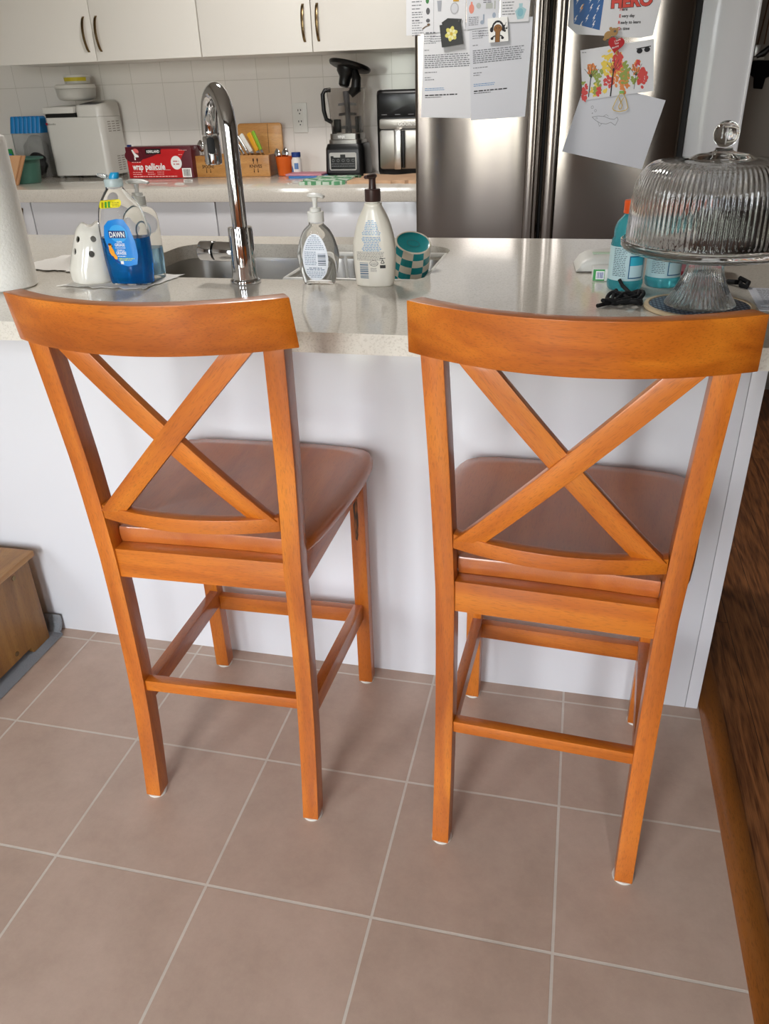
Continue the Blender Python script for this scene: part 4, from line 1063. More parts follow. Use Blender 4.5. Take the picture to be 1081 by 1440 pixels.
for bx in range(2):
    for k in range(7): g.box(.1578, .1588, -.012 + bx * .04, .015 + bx * .04, .028 + k * .0105, .0315 + k * .0105)
g.build('vents', C('#8c847c', .6), bmk, smooth=0)
G().flat([rect(-.150, -.139, .240, .251)], -.1006).build('red_badge', C('#8f1c2c'), bmk, recalc=False)
G().flat([rect(-.137, -.128, .2405, .2485), rect(-.126, -.120, .2405, .2465), rect(-.118, -.112, .2405, .2465), rect(-.110, -.103, .2405, .248), rect(-.101, -.096, .2405, .2465)], -.1006).build('badge_print', C('#9a9890'), bmk, recalc=False)
for x, y in ((-.13, -.08), (.13, -.08), (.13, .08), (-.13, .08)):
    G().lathe([(0, .0003), (.012, .0003), (.012, .011), (0, .011)], 16, x, y).build('foot', C('#8b8984'), bmk)

# tubs on the bread maker lid
TP = P('tub_plastic', '#d8d6d0', .3, trans=.15)
tb = thing('plastic_tub', 'wide white plastic tub with lid sitting on top of the bread maker', 'tub', (-2.505, 2.77, 1.2580))
G().lathe([(0, .0005), (.062, .0005), (.082, .006), (.090, .018), (.094, .050), (.092, .052), (0, .052)], 48).build('tub', TP, tb, smooth=50)
G().lathe([(0, .0705), (.085, .0705), (.092, .068), (.0945, .063), (.0965, .056), (.0965, .0525), (.094, .0522), (0, .0522)], 48).build('lid', M['white_plastic'], tb)
t2 = thing('small_tub', 'small round tub with yellow band on top of the wide white tub', 'tub', (-2.487, 2.77, 1.3289))
G().lathe([(0, .0003), (.056, .0003), (.058, .002), (.061, .030), (0, .030)], 40).build('tub', TP, t2)
G().lathe([(.0618, .0302), (.063, .032), (.063, .037), (.06, .039), (0, .039)], 40).build('lid', M['white_plastic'], t2)
n = 40; a0, a1 = math.radians(200), math.radians(345)
G().loft([[((.0592 + .0011 * k * 2) * math.cos(lp(a0, a1, i / n)), (.0592 + .0011 * k * 2) * math.sin(lp(a0, a1, i / n)), lp(.012, .028, k)) for i in range(n + 1)] for k in (0, 1)], False, False, False).build('yellow_band', C('#c9b52a'), t2)

# wrap box
wb = thing('wrap_box', 'long red box of plastic food wrap standing on the back counter', 'box', (-2.036, 2.668, BC + .0004))
RED, MAR = C('#c4181d', .35), C('#5c1020', .35)
G().box(-.170, .170, -.048, .048, 0, .139).build('box', [MAR], wb, bevel=.001)
def fr(p): return p
yy = -.0486
G().flat([[(-.168, .002), (.128, .002), (.112, .03), (.108, .06), (.118, .09), (.14, .118), (.11, .128), (.02, .128), (.005, .110), (-.03, .098), (-.075, .086), (-.168, .086)]], yy).build('red_print', RED, wb, recalc=False)
G().flat([ell(-.128, .100, .050, .030, 24)], yy - .0002).build('maroon_patch', MAR, wb, recalc=False)
G().flat([rect(-.065, .014, .107, .130)], yy - .0004).build('brand_panel', M['black'], wb, recalc=False)
G().tris(text('KIRKLAND', .0115, -.0255, .1185, .03, width=.066), yy - .0006).build('brand_lettering', M['white_ink'], wb, recalc=False)
g = G().tris(text('wrap', .029, -.117, .053, .03, width=.056), yy - .0005).tris(text('pellicule', .029, -.025, .053, .03, width=.104), yy - .0005)
g.build('lettering', M['white_ink'], wb, recalc=False)
g = G().flat(lines(-.145, -.095, .0735, .004, 1, .003, 3, 0) + lines(-.06, .052, .0385, .004, 1, .0028, 4, 0) + lines(-.148, -.09, .029, .009, 2, .0028, 5, .2) + lines(-.07, -.03, .029, .009, 2, .0028, 6, .2) + lines(-.018, .02, .029, .009, 2, .0028, 7, .2) + lines(-.148, .085, .0105, .004, 1, .0042, 8, 0) + lines(.107, .150, .123, .004, 1, .002, 9, 0) + lines(.105, .125, .104, .004, 1, .0025, 10, 0), yy - .0005)
g.build('small_print', C('#f0b8b4'), wb, recalc=False)
G().flat([ell(.088, .068, .028, .030)], yy - .0005).build('oval', M['white_ink'], wb, recalc=False)
G().flat(lines(.072, .104, .077, .012, 2, .006, 12, .1), yy - .0007).build('oval_print', C('#c98a88'), wb, recalc=False)
G().flat([rect(.113, .160, .004, .044)], yy - .0005).build('barcode_panel', M['white_ink'], wb, recalc=False)
G().flat(barcode(.120, .153, .009, .039, 14, 5), yy - .0007).build('barcode', C('#3c3c40'), wb, recalc=False)
g = G().flat([ell(-.118, .118, .017, .014), rect(-.125, -.105, .098, .112)], yy - .0005); g.build('chef_print', C('#e46a6a'), wb, recalc=False)
G().flat([[(-.138, .126), (-.131, .128), (-.120, .112), (-.104, .100), (-.104, .094), (-.125, .094), (-.128, .104)], rect(-.128, -.121, .082, .096)], yy - .0007).build('chef_apron', M['white_ink'], wb, recalc=False)
G().box(-.168, -.152, -.03, -.015, .1392, .148).build('slide_cutter', C('#243a78', .4), wb)

# utensil caddy
cd = thing('utensil_caddy', 'wooden utensil caddy with burnt lettering beside the red wrap box', 'utensil caddy', (-1.680, 2.735, BC + .0004))
ACD = wood('acacia_dark', '#6d4320', '#7e5128', '#8f6030', axis='y', rough=.5, coat=.05)
for nme, bx, mt in (('front_board', (-.186, .186, -.076, -.064, 0, .093), ACA), ('back_board', (-.186, .186, .064, .076, 0, .093), ACA), ('end_board', (-.186, -.174, -.064, .064, 0, .093), ACD), ('end_board', (.174, .186, -.064, .064, 0, .093), ACD), ('divider', (-.064, -.054, -.064, .064, .008, .08), ACD), ('floor', (-.174, .174, -.064, .064, 0, .008), ACD)):
    G().box(*bx).build('base_board' if nme == 'floor' else nme, mt, cd, bevel=.0012)
BN = C('#3c2412', .8)
for xx, tx in ((-.125, 'SPOONS'), (.118, 'KNIVES')):
    g = G().tris(text(tx, .014, xx, .046, .02, width=.062), -.0763)
    for dx in (-.010, .010):
        g.flat([ell(xx + dx, .072, .0038, .008), rect(xx + dx - .0015, xx + dx + .0015, .056, .066), rect(xx + dx - .0015, xx + dx + .0015, .022, .036), ell(xx + dx, .022, .0025, .004)], -.0763)
    g.build('burnt_lettering', BN, cd, recalc=False)
cbd = thing('cutting_board', 'wooden cutting board leaning on the wall behind the utensil caddy', 'cutting board', (-1.59, 2.842, BC + .0006), rot=(math.radians(-4), 0, 0))
G().prism(rrect(-.12, .105, 0, .222, .016), -.016, 0).build('board', ACA, cbd, bevel=.002)
G().box(.034, .036, -.0166, -.016, .01, .218).build('seam', BN, cbd)

def spoon(x, y, z, L_, rx, ry, label, parent_group, bw=.018):
    t = thing('spoon', label, 'spoon', (x, y, z), group=parent_group, rot=(rx, ry, 0))
    G().tube([(0, 0, .0), (0, 0, L_ * .5), (0, 0, L_ * .8)], [.0035, .0025, .0028], 8).build('handle', M['chrome'], t)
    rings = []
    for k in range(9):
        u = k / 8; w = bw * max(.12, math.sin(PI * (.06 + .9 * u)) ** .7); rings.append([(w * math.cos(a), .003 * math.sin(a) - .006 * math.sin(PI * u), L_ * .78 + .052 * u) for a in [2 * PI * i / 14 for i in range(14)]])
    G().loft(rings).build('bowl', M['chrome'], t, smooth=60)
spoon(-1.836, 2.70, BC + .0092, .128, 0, math.radians(-5), 'steel spoon upright in the caddy, nearest the red box', 'spoons in the caddy')
spoon(-1.810, 2.735, BC + .0092, .120, 0, math.radians(-3), 'steel spoon upright in the caddy, behind the tap head', 'spoons in the caddy')
def knife(x, y, ry, L_, hcol, label, w=.010, name='kitchen_knife'):
    t = thing(name, label, 'knife', (x, y, BC + .0135), group='knives in the caddy', rot=(math.radians(2), math.radians(ry), 0))
    G().prism([(-w * .8, 0), (w * .6, .002), (w * .9, L_ * .55), (-w * .8, L_ * .55)], -.0012, .0012).build('blade', M['chrome'], t)
    G().prism([(-w, L_ * .55), (w, L_ * .55), (w * 1.15, L_ * .98), (w * .5, L_), (-w * 1.1, L_ * .985)], -.005, .005).build('handle', hcol, t, bevel=.002)
knife(-1.612, 2.69, -26, .165, M['black'], 'black handled knife leaning in the caddy, furthest into shade')
knife(-1.585, 2.705, -30, .215, M['chrome'], 'long steel knife leaning in the wooden caddy', .006)
knife(-1.562, 2.71, -31, .205, M['chrome'], 'second steel knife leaning beside the white one', .0055)
knife(-1.545, 2.715, -30, .195, M['white_plastic'], 'white handled knife leaning in the wooden caddy', .009)
knife(-1.527, 2.72, -24, .190, C('#e0a018', .4), 'yellow orange handled knife leaning in the wooden caddy', .010)
knife(-1.512, 2.725, -22, .195, C('#86b428', .4), 'green handled knife leaning in the wooden caddy', .007)
oc = thing('orange_cup', 'orange plastic cup holding steel spoons beside the caddy', 'cup', (-1.432, 2.70, BC + .0004))
G().lathe([(0, .0005), (.031, .0005), (.033, .003), (.041, .081), (.0425, .083), (.040, .0835), (.032, .005), (0, .004)], 36).build('cup', C('#e2661a', .35), oc)
spoon(-1.448, 2.70, BC + .006, .078, 0, math.radians(-9), 'steel spoon in the orange cup, leaning toward the caddy', 'spoons in the orange cup', .016)
spoon(-1.428, 2.695, BC + .006, .082, 0, math.radians(4), 'steel spoon upright in the orange cup beside the pill bottle', 'spoons in the orange cup', .017)
pb_ = thing('pill_bottle', 'white pill bottle with dark blue cap on the back counter', 'bottle', (-1.369, 2.69, BC + .0004))
PT = [(0, .022, .022, 0), (.002, .024, .024, 0), (.066, .024, .024, 0), (.076, .020, .020, 0), (.081, .019, .019, 0)]
G().loft(bottle(PT, 2, 32)).build('bottle', M['white_plastic'], pb_)
G().lathe([(0, .081), (.021, .081), (.0215, .083), (.0215, .099), (.02, .101), (0, .101)], 32).build('cap', C('#1f3f82', .4), pb_)
Fp = lambda u, z: (.0243 * math.sin(u / .0243), -.0243 * math.cos(u / .0243), z)
G().flat([[(-.024, .008), (-.008, .008), (-.010, .03), (-.016, .045), (-.024, .04)]] + [rect(-.004 + .004 * k, .0 + .004 * k, .030, .056) for k in range(5)], fn=Fp).build('label_print', C('#5a7fb0'), pb_, recalc=False)
G().flat(barcode(.003, .017, .008, .017, 8, 2), fn=Fp).build('barcode', C('#404448'), pb_, recalc=False)

nb = tag(G().box(-.085, .085, -.06, .06, 0, .009).build('notebook', C('#3f76b4', .5), loc=(-1.285, 2.62, BC + .0004), bevel=.001, rot=(0, 0, .06)), 'thin blue notebook lying under the pink one', 'notebook')
nb = tag(G().box(-.09, .085, -.062, .062, 0, .008).build('notebook', C('#c98a98', .6), loc=(-1.292, 2.625, BC + .0099), bevel=.001, rot=(0, 0, -.03)), 'thin pink notebook lying on top of the blue one', 'notebook')
def gingham():
    m, nt, b = nodes('green_gingham'); N, L = nt.nodes, nt.links
    tc = N.new('ShaderNodeTexCoord'); mp = N.new('ShaderNodeMapping'); mp.inputs['Scale'].default_value = (1, 1, .001); L.new(tc.outputs['Object'], mp.inputs[0])
    ck_ = N.new('ShaderNodeTexChecker'); ck_.inputs['Scale'].default_value = 22; ck_.inputs['Color1'].default_value = lin('#5f9a70'); ck_.inputs['Color2'].default_value = lin('#c4d4c4'); L.new(mp.outputs[0], ck_.inputs['Vector'])
    L.new(ck_.outputs[0], b.inputs['Base Color']); b.inputs['Roughness'].default_value = .9
    return m
def cloth(name, x0, x1, y0, y1, mat, label, amp, seed, th):
    R = random.Random(seed); g = G(); nx, ny = 16, 12; cx, cy = (x0 + x1) / 2, (y0 + y1) / 2
    top = []
    for j in range(ny + 1):
        for i in range(nx + 1):
            u, v = i / nx, j / ny; e = .012 * (i in (0, nx) or j in (0, ny))
            top.append((lp(x0, x1, u) - cx + R.uniform(-e, e), lp(y0, y1, v) - cy + R.uniform(-e, e), th + amp * (.5 + .5 * math.sin(u * 9 + seed) * math.cos(v * 7 + seed * 2))))
    w = nx + 1; n_ = len(top); bot = [(x, y, 0) for x, y, z in top]
    fs = [(j * w + i, j * w + i + 1, (j + 1) * w + i + 1, (j + 1) * w + i) for j in range(ny) for i in range(nx)]
    per = [i for i in range(nx)] + [j * w + nx for j in range(ny)] + [ny * w + i for i in range(nx, 0, -1)] + [j * w for j in range(ny, 0, -1)]
    sd_ = [(per[k], n_ + per[k], n_ + per[(k + 1) % len(per)], per[(k + 1) % len(per)]) for k in range(len(per))]
    g.add(top + bot, fs + sd_ + [tuple(n_ + p for p in reversed(per))])
    return tag(g.build(name, mat, loc=(cx, cy, BC + .0004), smooth=70), label, 'cloth')
cloth('dish_cloth', -1.215, -1.03, 2.26, 2.535, gingham(), 'folded green and white checked dish cloth before the food processor', .006, 2, .010)
cloth('tan_cloth', -1.01, -.70, 2.30, 2.585, P('tan_cotton', '#c9a585', .9), 'tan folded cloth on the counter before the air fryer', .008, 4, .008)

# food processor
fp = thing('food_processor', 'black and steel food processor with clear jug and tilted black lid', 'food processor', (-1.120, 2.715, BC + .0004))
DG = P('dark_grey_plastic', '#3b3b3d', .35)
pb = rrect(-.094, .094, -.088, .09, .03, 5)
G().loft([[(x, y, 0) for x, y in pb], [(x, y, .02) for x, y in pb], [(x * .96, y * .97, .115) for x, y in pb], [(x * .88, y * .9, .135) for x, y in pb]]).build('motor_base', M['black'], fp, bevel=.002)
def front(x, z): return (x, -.0885 + .027 * 0 + (z - .02) * .03, z)
G().hexa([(-.078, -.0895, .016), (.072, -.0895, .016), (.072, -.08, .016), (-.078, -.08, .016), (-.076, -.0870, .112), (.070, -.0870, .112), (.070, -.078, .112), (-.076, -.078, .112)]).build('front_plate', DG, fp, bevel=.002)
def fz(off): return lambda x, z: (x, -.0896 + (z - .016) * .026 - off, z)
G().flat([rrect(-.068, .060, .026, .100, .008)], fn=fz(.0008)).build('control_border', C('#b4b2ae', .3), fp, recalc=False)
G().flat([rect(-.062, .054, .031, .080), rect(-.062, -.048, .080, .086), rect(-.016, .008, .080, .092)], fn=fz(.0014)).build('control_panel', M['blackgloss'], fp, recalc=False)
g = G()
for k in range(5): g.flat(ring2(-.050 + .0235 * k, .067, .006, .006, .0012), fn=fz(.0018))
g.flat(lines(-.058, .05, .054, .009, 2, .002, 3, 0), fn=fz(.0018)).build('buttons', C('#8d8d8f'), fp, recalc=False)
G().loft([[(x * .80, y * .82, .1352) for x, y in pb], [(x * .80, y * .82, .150) for x, y in pb], [(x * .74, y * .76, .153) for x, y in pb], [(x * .74, y * .76, .176) for x, y in pb]]).build('collar', P('steel_collar', '#8d8a86', .3, 1), fp)
G().tris(text('NINJA', .011, -.012, .1645, .03, width=.032), -.0685).build('lettering', M['white_ink'], fp, recalc=False)
jo = [(x, y) for x, y in rrect(-.070, .070, -.064, .064, .03, 6)]
def jr(s_, z, ins=0): return [(x * s_ * (1 - ins / .07), y * s_ * (1 - ins / .064), z) for x, y in jo]
g = G().loft([jr(.92, .1765), jr(1.0, .25), jr(1.13, .354), jr(1.16, .358)], False, False).loft(list(reversed([jr(.92, .179, .0028), jr(1.0, .25, .0028), jr(1.13, .354, .0028), jr(1.16, .358, .0028)])), False, True)
a_, b_2 = jr(1.16, .358), jr(1.16, .358, .0028); n = len(a_)
g.add(a_ + b_2, [(i, (i + 1) % n, n + (i + 1) % n, n + i) for i in range(n)]).add(jr(.92, .1765), [tuple(reversed(range(n)))])
weld(g.build('jug', M['smoke'], fp, smooth=60))
G().tube([(-.066, -.02, .352), (-.090, -.03, .350), (-.100, -.032, .335), (-.0985, -.032, .27), (-.090, -.030, .235), (-.066, -.02, .222)], .0095, 12).build('jug_handle', M['black'], fp)
G().tube([(0.005, 0, .181), (.005, 0, .235), (.003, 0, .30), (.0, 0, .346)], [.016, .012, .013, .015], 16).build('blade_shaft', M['grey_plastic'], fp)
g = G()
for z, a in ((.205, 0), (.205, 1.6), (.255, .6), (.255, 2.6), (.295, 0), (.290, 1.9)):
    d = Vector((math.cos(a), math.sin(a), 0))
    for s_ in (-1, 1):
        e = d * s_; g.add([tuple(Vector((.004, 0, z)) + e * .008 + Vector((0, 0, .006))), tuple(Vector((.004, 0, z)) + e * .008 - Vector((0, 0, .006))), tuple(Vector((.004, 0, z - .008)) + e * .043), tuple(Vector((.004, 0, z + .002)) + e * .043)], [(0, 1, 2, 3)])
gg = G()
for f in g.f:
    q_ = [Vector(g.v[i]) for i in f]; nn = (q_[1] - q_[0]).cross(q_[2] - q_[0]).normalized() * .0008
    gg.hexa([p - nn for p in q_] + [p + nn for p in q_])
gg.build('blades', M['grey_plastic'], fp, smooth=0)
G().box(-.05, -.022, -.052, -.02, .183, .235).box(.048, .060, -.045, .03, .18, .245).build('jug_lugs', M['black'], fp, bevel=.004)
lid = thing('blender_lid', 'black round lid resting tilted on top of the food processor jug', 'lid', (-1.115, 2.715, BC + .372), rot=(math.radians(-10), math.radians(12), 0))
G().lathe([(0, .062), (.080, .062), (.090, .066), (.094, .074), (.093, .080), (.088, .083), (.05, .086), (0, .086)], 48).build('disc', M['black'], lid)
G().lathe([(.0, .061), (.045, .061), (.042, .045), (.026, .025), (.024, -.005), (.018, -.012), (0, -.012)], 32, -.012, 0).build('plug', M['black'], lid)
G().tube([(.03, -.02, .06), (.045, -.02, .03), (.05, -.018, -.012), (.03, -.02, -.04)], [.012, .02, .024, .016], 14).build('latch', M['black'], lid)

# air fryer
af = thing('air_fryer', 'black and steel air fryer on the back counter against the fridge side', 'air fryer', (-.835, 2.75, BC + .0004))
pb = rrect(-.130, .130, -.125, .125, .035, 6)
G().loft([[(x * .97, y * .97, .006) for x, y in pb], [(x, y, .02) for x, y in pb], [(x, y, .325) for x, y in pb], [(x * .98, y * .98, .340) for x, y in pb], [(x * .92, y * .92, .345) for x, y in pb]]).build('body', M['black'], af, smooth=50)
def afront(pl, y0, y1): return G().prism(pl, y0, y1)
afront(rrect(-.118, .118, .238, .332, .012), -.1275, -.12).build('control_glass', M['blackgloss'], af, bevel=.002)
ST2 = P('steel_panel', '#9b968f', .28, 1, bump=(1, .08, (260, 260, 6)))
G().prism(rrect(-.112, .118, .192, .232, .008), -.1325, -.122).build('steel_band', ST2, af, bevel=.002)
G().prism(rrect(-.112, .118, .030, .188, .012), -.1345, -.122).build('basket_front', ST2, af, bevel=.002)
G().box(-.040, -.008, -.172, -.136, .030, .192).build('basket_handle', P('steel_handle', '#c9c6c2', .25, 1), af, bevel=.006)
G().box(-.006, .004, -.160, -.1348, .035, .186).build('handle_core', M['black'], af, bevel=.003)
G().tris(text('GOURMIA', .014, .02, .212, .03, width=.095), -.1331).build('lettering', C('#dedbd6', .3), af, recalc=False)
g = G()
for k in range(4): g.box(-.09 + .06 * k - .012, -.09 + .06 * k + .012, -.1285, -.1276, .2475, .2495)
g.build('display_marks', C('#8a8a8c'), af, smooth=0)
G().box(-.085, -.08, .02, .025, .3455, .3458).build('top_vent', DG, af)

# left end of the back counter
pot = thing('green_pot', 'dark green plastic tub with wide rim on the left of the back counter', 'tub', (-2.675, 2.46, BC + .0004))
G().lathe([(0, .0005), (.072, .0005), (.075, .004), (.086, .100), (.103, .103), (.104, .110), (.096, .112), (.083, .108), (.072, .006), (0, .006)], 48).build('tub', C('#3f6a5c', .45), pot)
tb_ = thing('tan_board', 'tan folded board standing in front of the dark green tub', 'board', (-2.72, 2.335, BC + .0004))
G().hexa([(-.12, -.012, 0), (.080, -.012, 0), (.080, .0, 0), (-.12, .0, 0), (-.12, -.012, .128), (.150, -.012, .128), (.150, .0, .128), (-.12, .0, .128)]).build('board', C('#c99a70', .7), tb_, bevel=.002)
G().hexa([(-.10, .002, 0), (.092, .002, 0), (.092, .012, 0), (-.10, .012, 0), (-.10, .002, .126), (.162, .002, .126), (.162, .012, .126), (-.10, .012, .126)]).build('board_leaf', C('#b98a62', .7), tb_, bevel=.002)
bn = thing('clear_bin', 'clear plastic bin of wrapped odds and ends behind the green tub', 'bin', (-2.80, 2.78, BC + .0004))
G().box(-.085, .085, -.06, .06, 0, .004).box(-.085, -.081, -.06, .06, .004, .205).box(.081, .085, -.06, .06, .004, .205).box(-.081, .081, -.06, -.056, .004, .205).box(-.081, .081, .056, .06, .004, .205).build('bin', P('bin_plastic', (.85, .86, .86), .1, trans=.85, ior=1.1), bn)
R = random.Random(12)
def lump(rx, ry, rz, seed, n=14):
    R2 = random.Random(seed); ph = [R2.uniform(0, 6) for _ in range(6)]; rings = []
    for k in range(n + 1):
        v = PI * (.02 + .96 * k / n); rg = []
        for i in range(22):
            a = 2 * PI * i / 22; m = 1 + .14 * math.sin(3 * a + ph[0] + 2 * v) + .10 * math.sin(5 * a + ph[1] - 3 * v) + .08 * math.sin(9 * v + ph[2])
            rg.append((rx * m * math.sin(v) * math.cos(a), ry * m * math.sin(v) * math.sin(a), -rz * math.cos(v) * (1 if k > 2 else .92)))
        rings.append(rg)
    return G().loft(rings)
tag(lump(.064, .042, .09, 3).build('plastic_bag', P('grey_bag', '#9c9890', .3, bump=(30, .8)), loc=(-2.80, 2.78, BC + .108), smooth=70), 'crumpled grey plastic bag inside the clear bin', 'bag')
tag(lump(.055, .08, .058, 8).build('black_bag', P('black_bag', '#111113', .35, bump=(26, 1)), loc=(-2.722, 2.66, BC + .064), smooth=70), 'black plastic bag between the clear bin and bread maker', 'bag') if False else tag(lump(.042, .05, .058, 8).build('black_bag', P('black_bag', '#0d0d0f', .35, bump=(26, 1)), loc=(-2.712, 2.635, BC + .066), smooth=70), 'black plastic bag squeezed between the green tub and bread maker', 'bag')
tr = thing('blue_tray', 'bright blue ribbed tray on top of the clear bin', 'tray', (-2.803, 2.755, BC + .2058))
g = G(); rings = []
for k in range(57):
    u = k / 56; x = -.085 + .17 * u; z = .064 + .012 * abs(math.sin(u * 7 * PI)) ** .6
    rings.append([(x, -.035 - .004 * abs(math.sin(u * 7 * PI)), .0), (x, .03, .0), (x, .036, z), (x, -.012 - .004 * abs(math.sin(u * 7 * PI)), z)])
G().loft(rings).build('tray', C('#1478b8', .35), tr, smooth=45)
sb = thing('snack_pouch', 'blue and green printed pouch at the far left of the back counter', 'pouch', (-2.865, 2.60, BC + .0004))
G().loft([[(-.06, -.02, 0), (.055, -.02, 0), (.055, .02, 0), (-.06, .02, 0)], [(-.06, -.018, .06), (.055, -.018, .06), (.055, .018, .06), (-.06, .018, .06)], [(-.058, -.002, .142), (.053, -.002, .142), (.053, .002, .142), (-.058, .002, .142)]]).build('pouch', C('#2b8a4c', .35), sb, bevel=.002)
G().flat([[(-.055, .078), (.052, .078), (.052, .120), (-.055, .120)]], fn=lambda x, z: (x, -.0186 + (z - .06) * .195 - .0006, z)).build('blue_print', C('#1a6fae', .35), sb, recalc=False)

# ------------------------------------------------------------------ fridge
FY = 2.05
fg = thing('refrigerator', 'tall stainless french door refrigerator covered in papers and magnets', 'refrigerator', (-.205, 2.45, 0))
part(G().box(-.672, .278, 2.122, 2.84, .02, 1.78), 'cabinet', P('fridge_side', '#2b2a2a', .5), fg, bevel=.004)
def door(x0, x1, z0, z1, bow, name):
    rings = []; n = 20; r = .012
    prof = [(x0, FY + .065)]
    us = [r / (x1 - x0) * (1 - math.cos(PI / 2 * k / 6)) for k in range(7)]; us = us + [.25, .5, .75] + [1 - u for u in reversed(us)]
    for u in us:
        x = lp(x0, x1, u); e = min(x - x0, x1 - x); y = FY - bow * (1 - (2 * u - 1) ** 2)
        if e < r: y += r - math.sqrt(max(0, r * r - (r - e) ** 2))
        prof.append((x, y))
    prof.append((x1, FY + .065))
    g = G().loft([[(x, y, z) for x, y in prof] for z in (z0, z1)])
    return part(g, name, M['brushed'], fg, uvxz=True, smooth=40)
door(-.676, -.2085, .66, 1.775, 0, 'left_door'); door(-.2005, .262, .66, 1.775, 0, 'right_door'); door(-.676, .262, .08, .65, 0, 'freezer_drawer')
part(G().box(-.2085, -.2005, FY + .02, FY + .066, .66, 1.775), 'door_gasket', M['rubber'], fg)
part(G().box(.2625, .2785, FY + .01, 2.121, .08, 1.775), 'side_gasket', M['rubber'], fg)
part(G().box(-.66, .262, FY + .068, 2.12, .02, .08), 'kick_plate', M['rubber'], fg)
for x0, x1 in ((-.262, -.226), (-.190, -.152)):
    pr_ = rrect(x0, x1, FY - .046, FY - .022, .006, 4)
    g = G().loft([[(x, y, z) for x, y in pr_] for z in (.72, 1.74)])
    h = part(g, 'handle', M['brushed'], fg, uvxz=True)
    for z in (.76, 1.68):
        part(G().box(x0 + .006, x1 - .006, FY - .023, FY + .004, z, z + .03), 'handle_mount', M['brushed'], fg, uvxz=True)

lev_ = [0]
def sheet_on_fridge(name, label, cat, corners, level, prints, mat='paper', th=.0004, group=None):
    cx = sum(p[0] for p in corners) / len(corners); cz = sum(p[1] for p in corners) / len(corners)
    y = FY - .0006 - level * .0009
    o = G().prism([(x - cx, z - cz) for x, z in corners], -th, 0).build(name, M[mat] if isinstance(mat, str) else mat, loc=(cx, y, cz), smooth=0)
    tag(o, label, cat, group)
    for k, (pn, pm, polys, tx) in enumerate(prints):
        g = G(); off = -th - .00025 - .0001 * k
        for q, p in enumerate(polys or []): g.flat([[(x - cx, z - cz) for x, z in p]], off - q * 1.2e-6)
        for t_ in tx or []: g.tris(([(x - cx, z - cz) for x, z in t_[0]], t_[1]), off)
        g.build(pn, pm, o, recalc=False, smooth=0)
    return o
def tilt(polys, x0, z0, a):
    c, s_ = math.cos(a), math.sin(a)
    return [[(x0 + (x - x0) * c - (z - z0) * s_, z0 + (x - x0) * s_ + (z - z0) * c) for x, z in p] for p in polys]
INK, GI = M['ink'], M['ink_grey']
# two printed letters
def letter_print(x0, x1, zt, seed, a):
    p = lines(x0, x0 + .045, zt, .007, 4, .0022, seed, .4) + lines(x0 + .022, x0 + .075, zt - .002, .007, 3, .0022, seed + 1, .3)
    p += lines(x0, x0 + .018, zt - .042, .007, 1, .0024, seed + 2, 0)
    p += lines(x0, x1, zt - .058, .0062, 7, .0030, seed + 3, .06)
    p += lines(x0, x0 + .055, zt - .111, .007, 1, .0024, seed + 4, .2) + lines(x0, x0 + .04, zt - .127, .007, 2, .0024, seed + 5, .5)
    b1 = lines(x0, x0 + .075, zt - .162, .0055, 2, .002, seed + 6, .1); b2 = lines(x0, x0 + .118, zt - .183, .006, 1, .0036, seed + 7, 0) + lines(x0, x0 + .06, zt - .1905, .006, 1, .002, seed + 8, 0)
    return tilt(p, x0, zt, a), tilt(b1, x0, zt, a), tilt(b2, x0, zt, a)
p, b1, b2 = letter_print(-.640, -.475, 1.420, 100, .012)
sheet_on_fridge('printed_letter', 'white printed letter on the fridge held by the flower photo magnet', 'letter', [(-.653, 1.165), (-.470, 1.158), (-.462, 1.455), (-.641, 1.45)], 0, [('printed_text', GI, p, None), ('blue_text', M['ink_blue'], b1, None), ('footer', INK, b2, None)], group='letters on the fridge')
p, b1, b2 = letter_print(-.470, -.292, 1.428, 200, .055)
sheet_on_fridge('printed_letter', 'white printed letter on the fridge held by the brown headphone figure magnet', 'letter', [(-.468, 1.151), (-.274, 1.159), (-.262, 1.462), (-.482, 1.458)], 1, [('printed_text', GI, p, None), ('blue_text', M['ink_blue'], b1, None), ('footer', INK, b2, None)], 'paper_b', group='letters on the fridge')
# illustrated list sheets
p = lines(-.683, -.640, 1.525, .0105, 4, .0030, 5, .3) + lines(-.683, -.635, 1.487, .008, 2, .0026, 6, .3) + lines(-.683, -.655, 1.4700, .009, 1, .0040, 7, 0) + lines(-.683, -.640, 1.462, .0075, 6, .0024, 8, .4)
sheet_on_fridge('illustrated_list', 'white illustrated list overlapping the fridge edge beside the wall cabinet', 'paper', [(-.704, 1.424), (-.494, 1.434), (-.494, 1.62), (-.702, 1.62)], 2, [
    ('printed_text', GI, p + [rect(-.606, -.6052, 1.43, 1.6)] + lines(-.634, -.60, 1.4315, .006, 1, .004, 9, 0), None), ('green_print', C('#3f7f46'), [ell(-.628, 1.526, .006, .010)], None),
    ('grey_print', C('#5c5c60'), [ell(-.626, 1.494, .0068, .0100), ell(-.626, 1.466, .0070, .0058)], None), ('cup_print', C('#a0a3ac'), [[(-.594, 1.523), (-.578, 1.523), (-.580, 1.492), (-.591, 1.492)]], None),
    ('plate_print', C('#b2b2b8'), [ell(-.533, 1.498, .0145, .0175)], None), ('plate_centre', C('#ced0d6'), [ell(-.533, 1.498, .011, .014)], None), ('yellow_print', C('#c79a2a'), [rect(-.538, -.518, 1.518, 1.533)], None),
    ('stick_print', C('#6a5238'), stroke([(-.646, 1.442), (-.634, 1.449), (-.620, 1.453)], .003) + [ell(-.624, 1.455, .006, .0025)], None)])
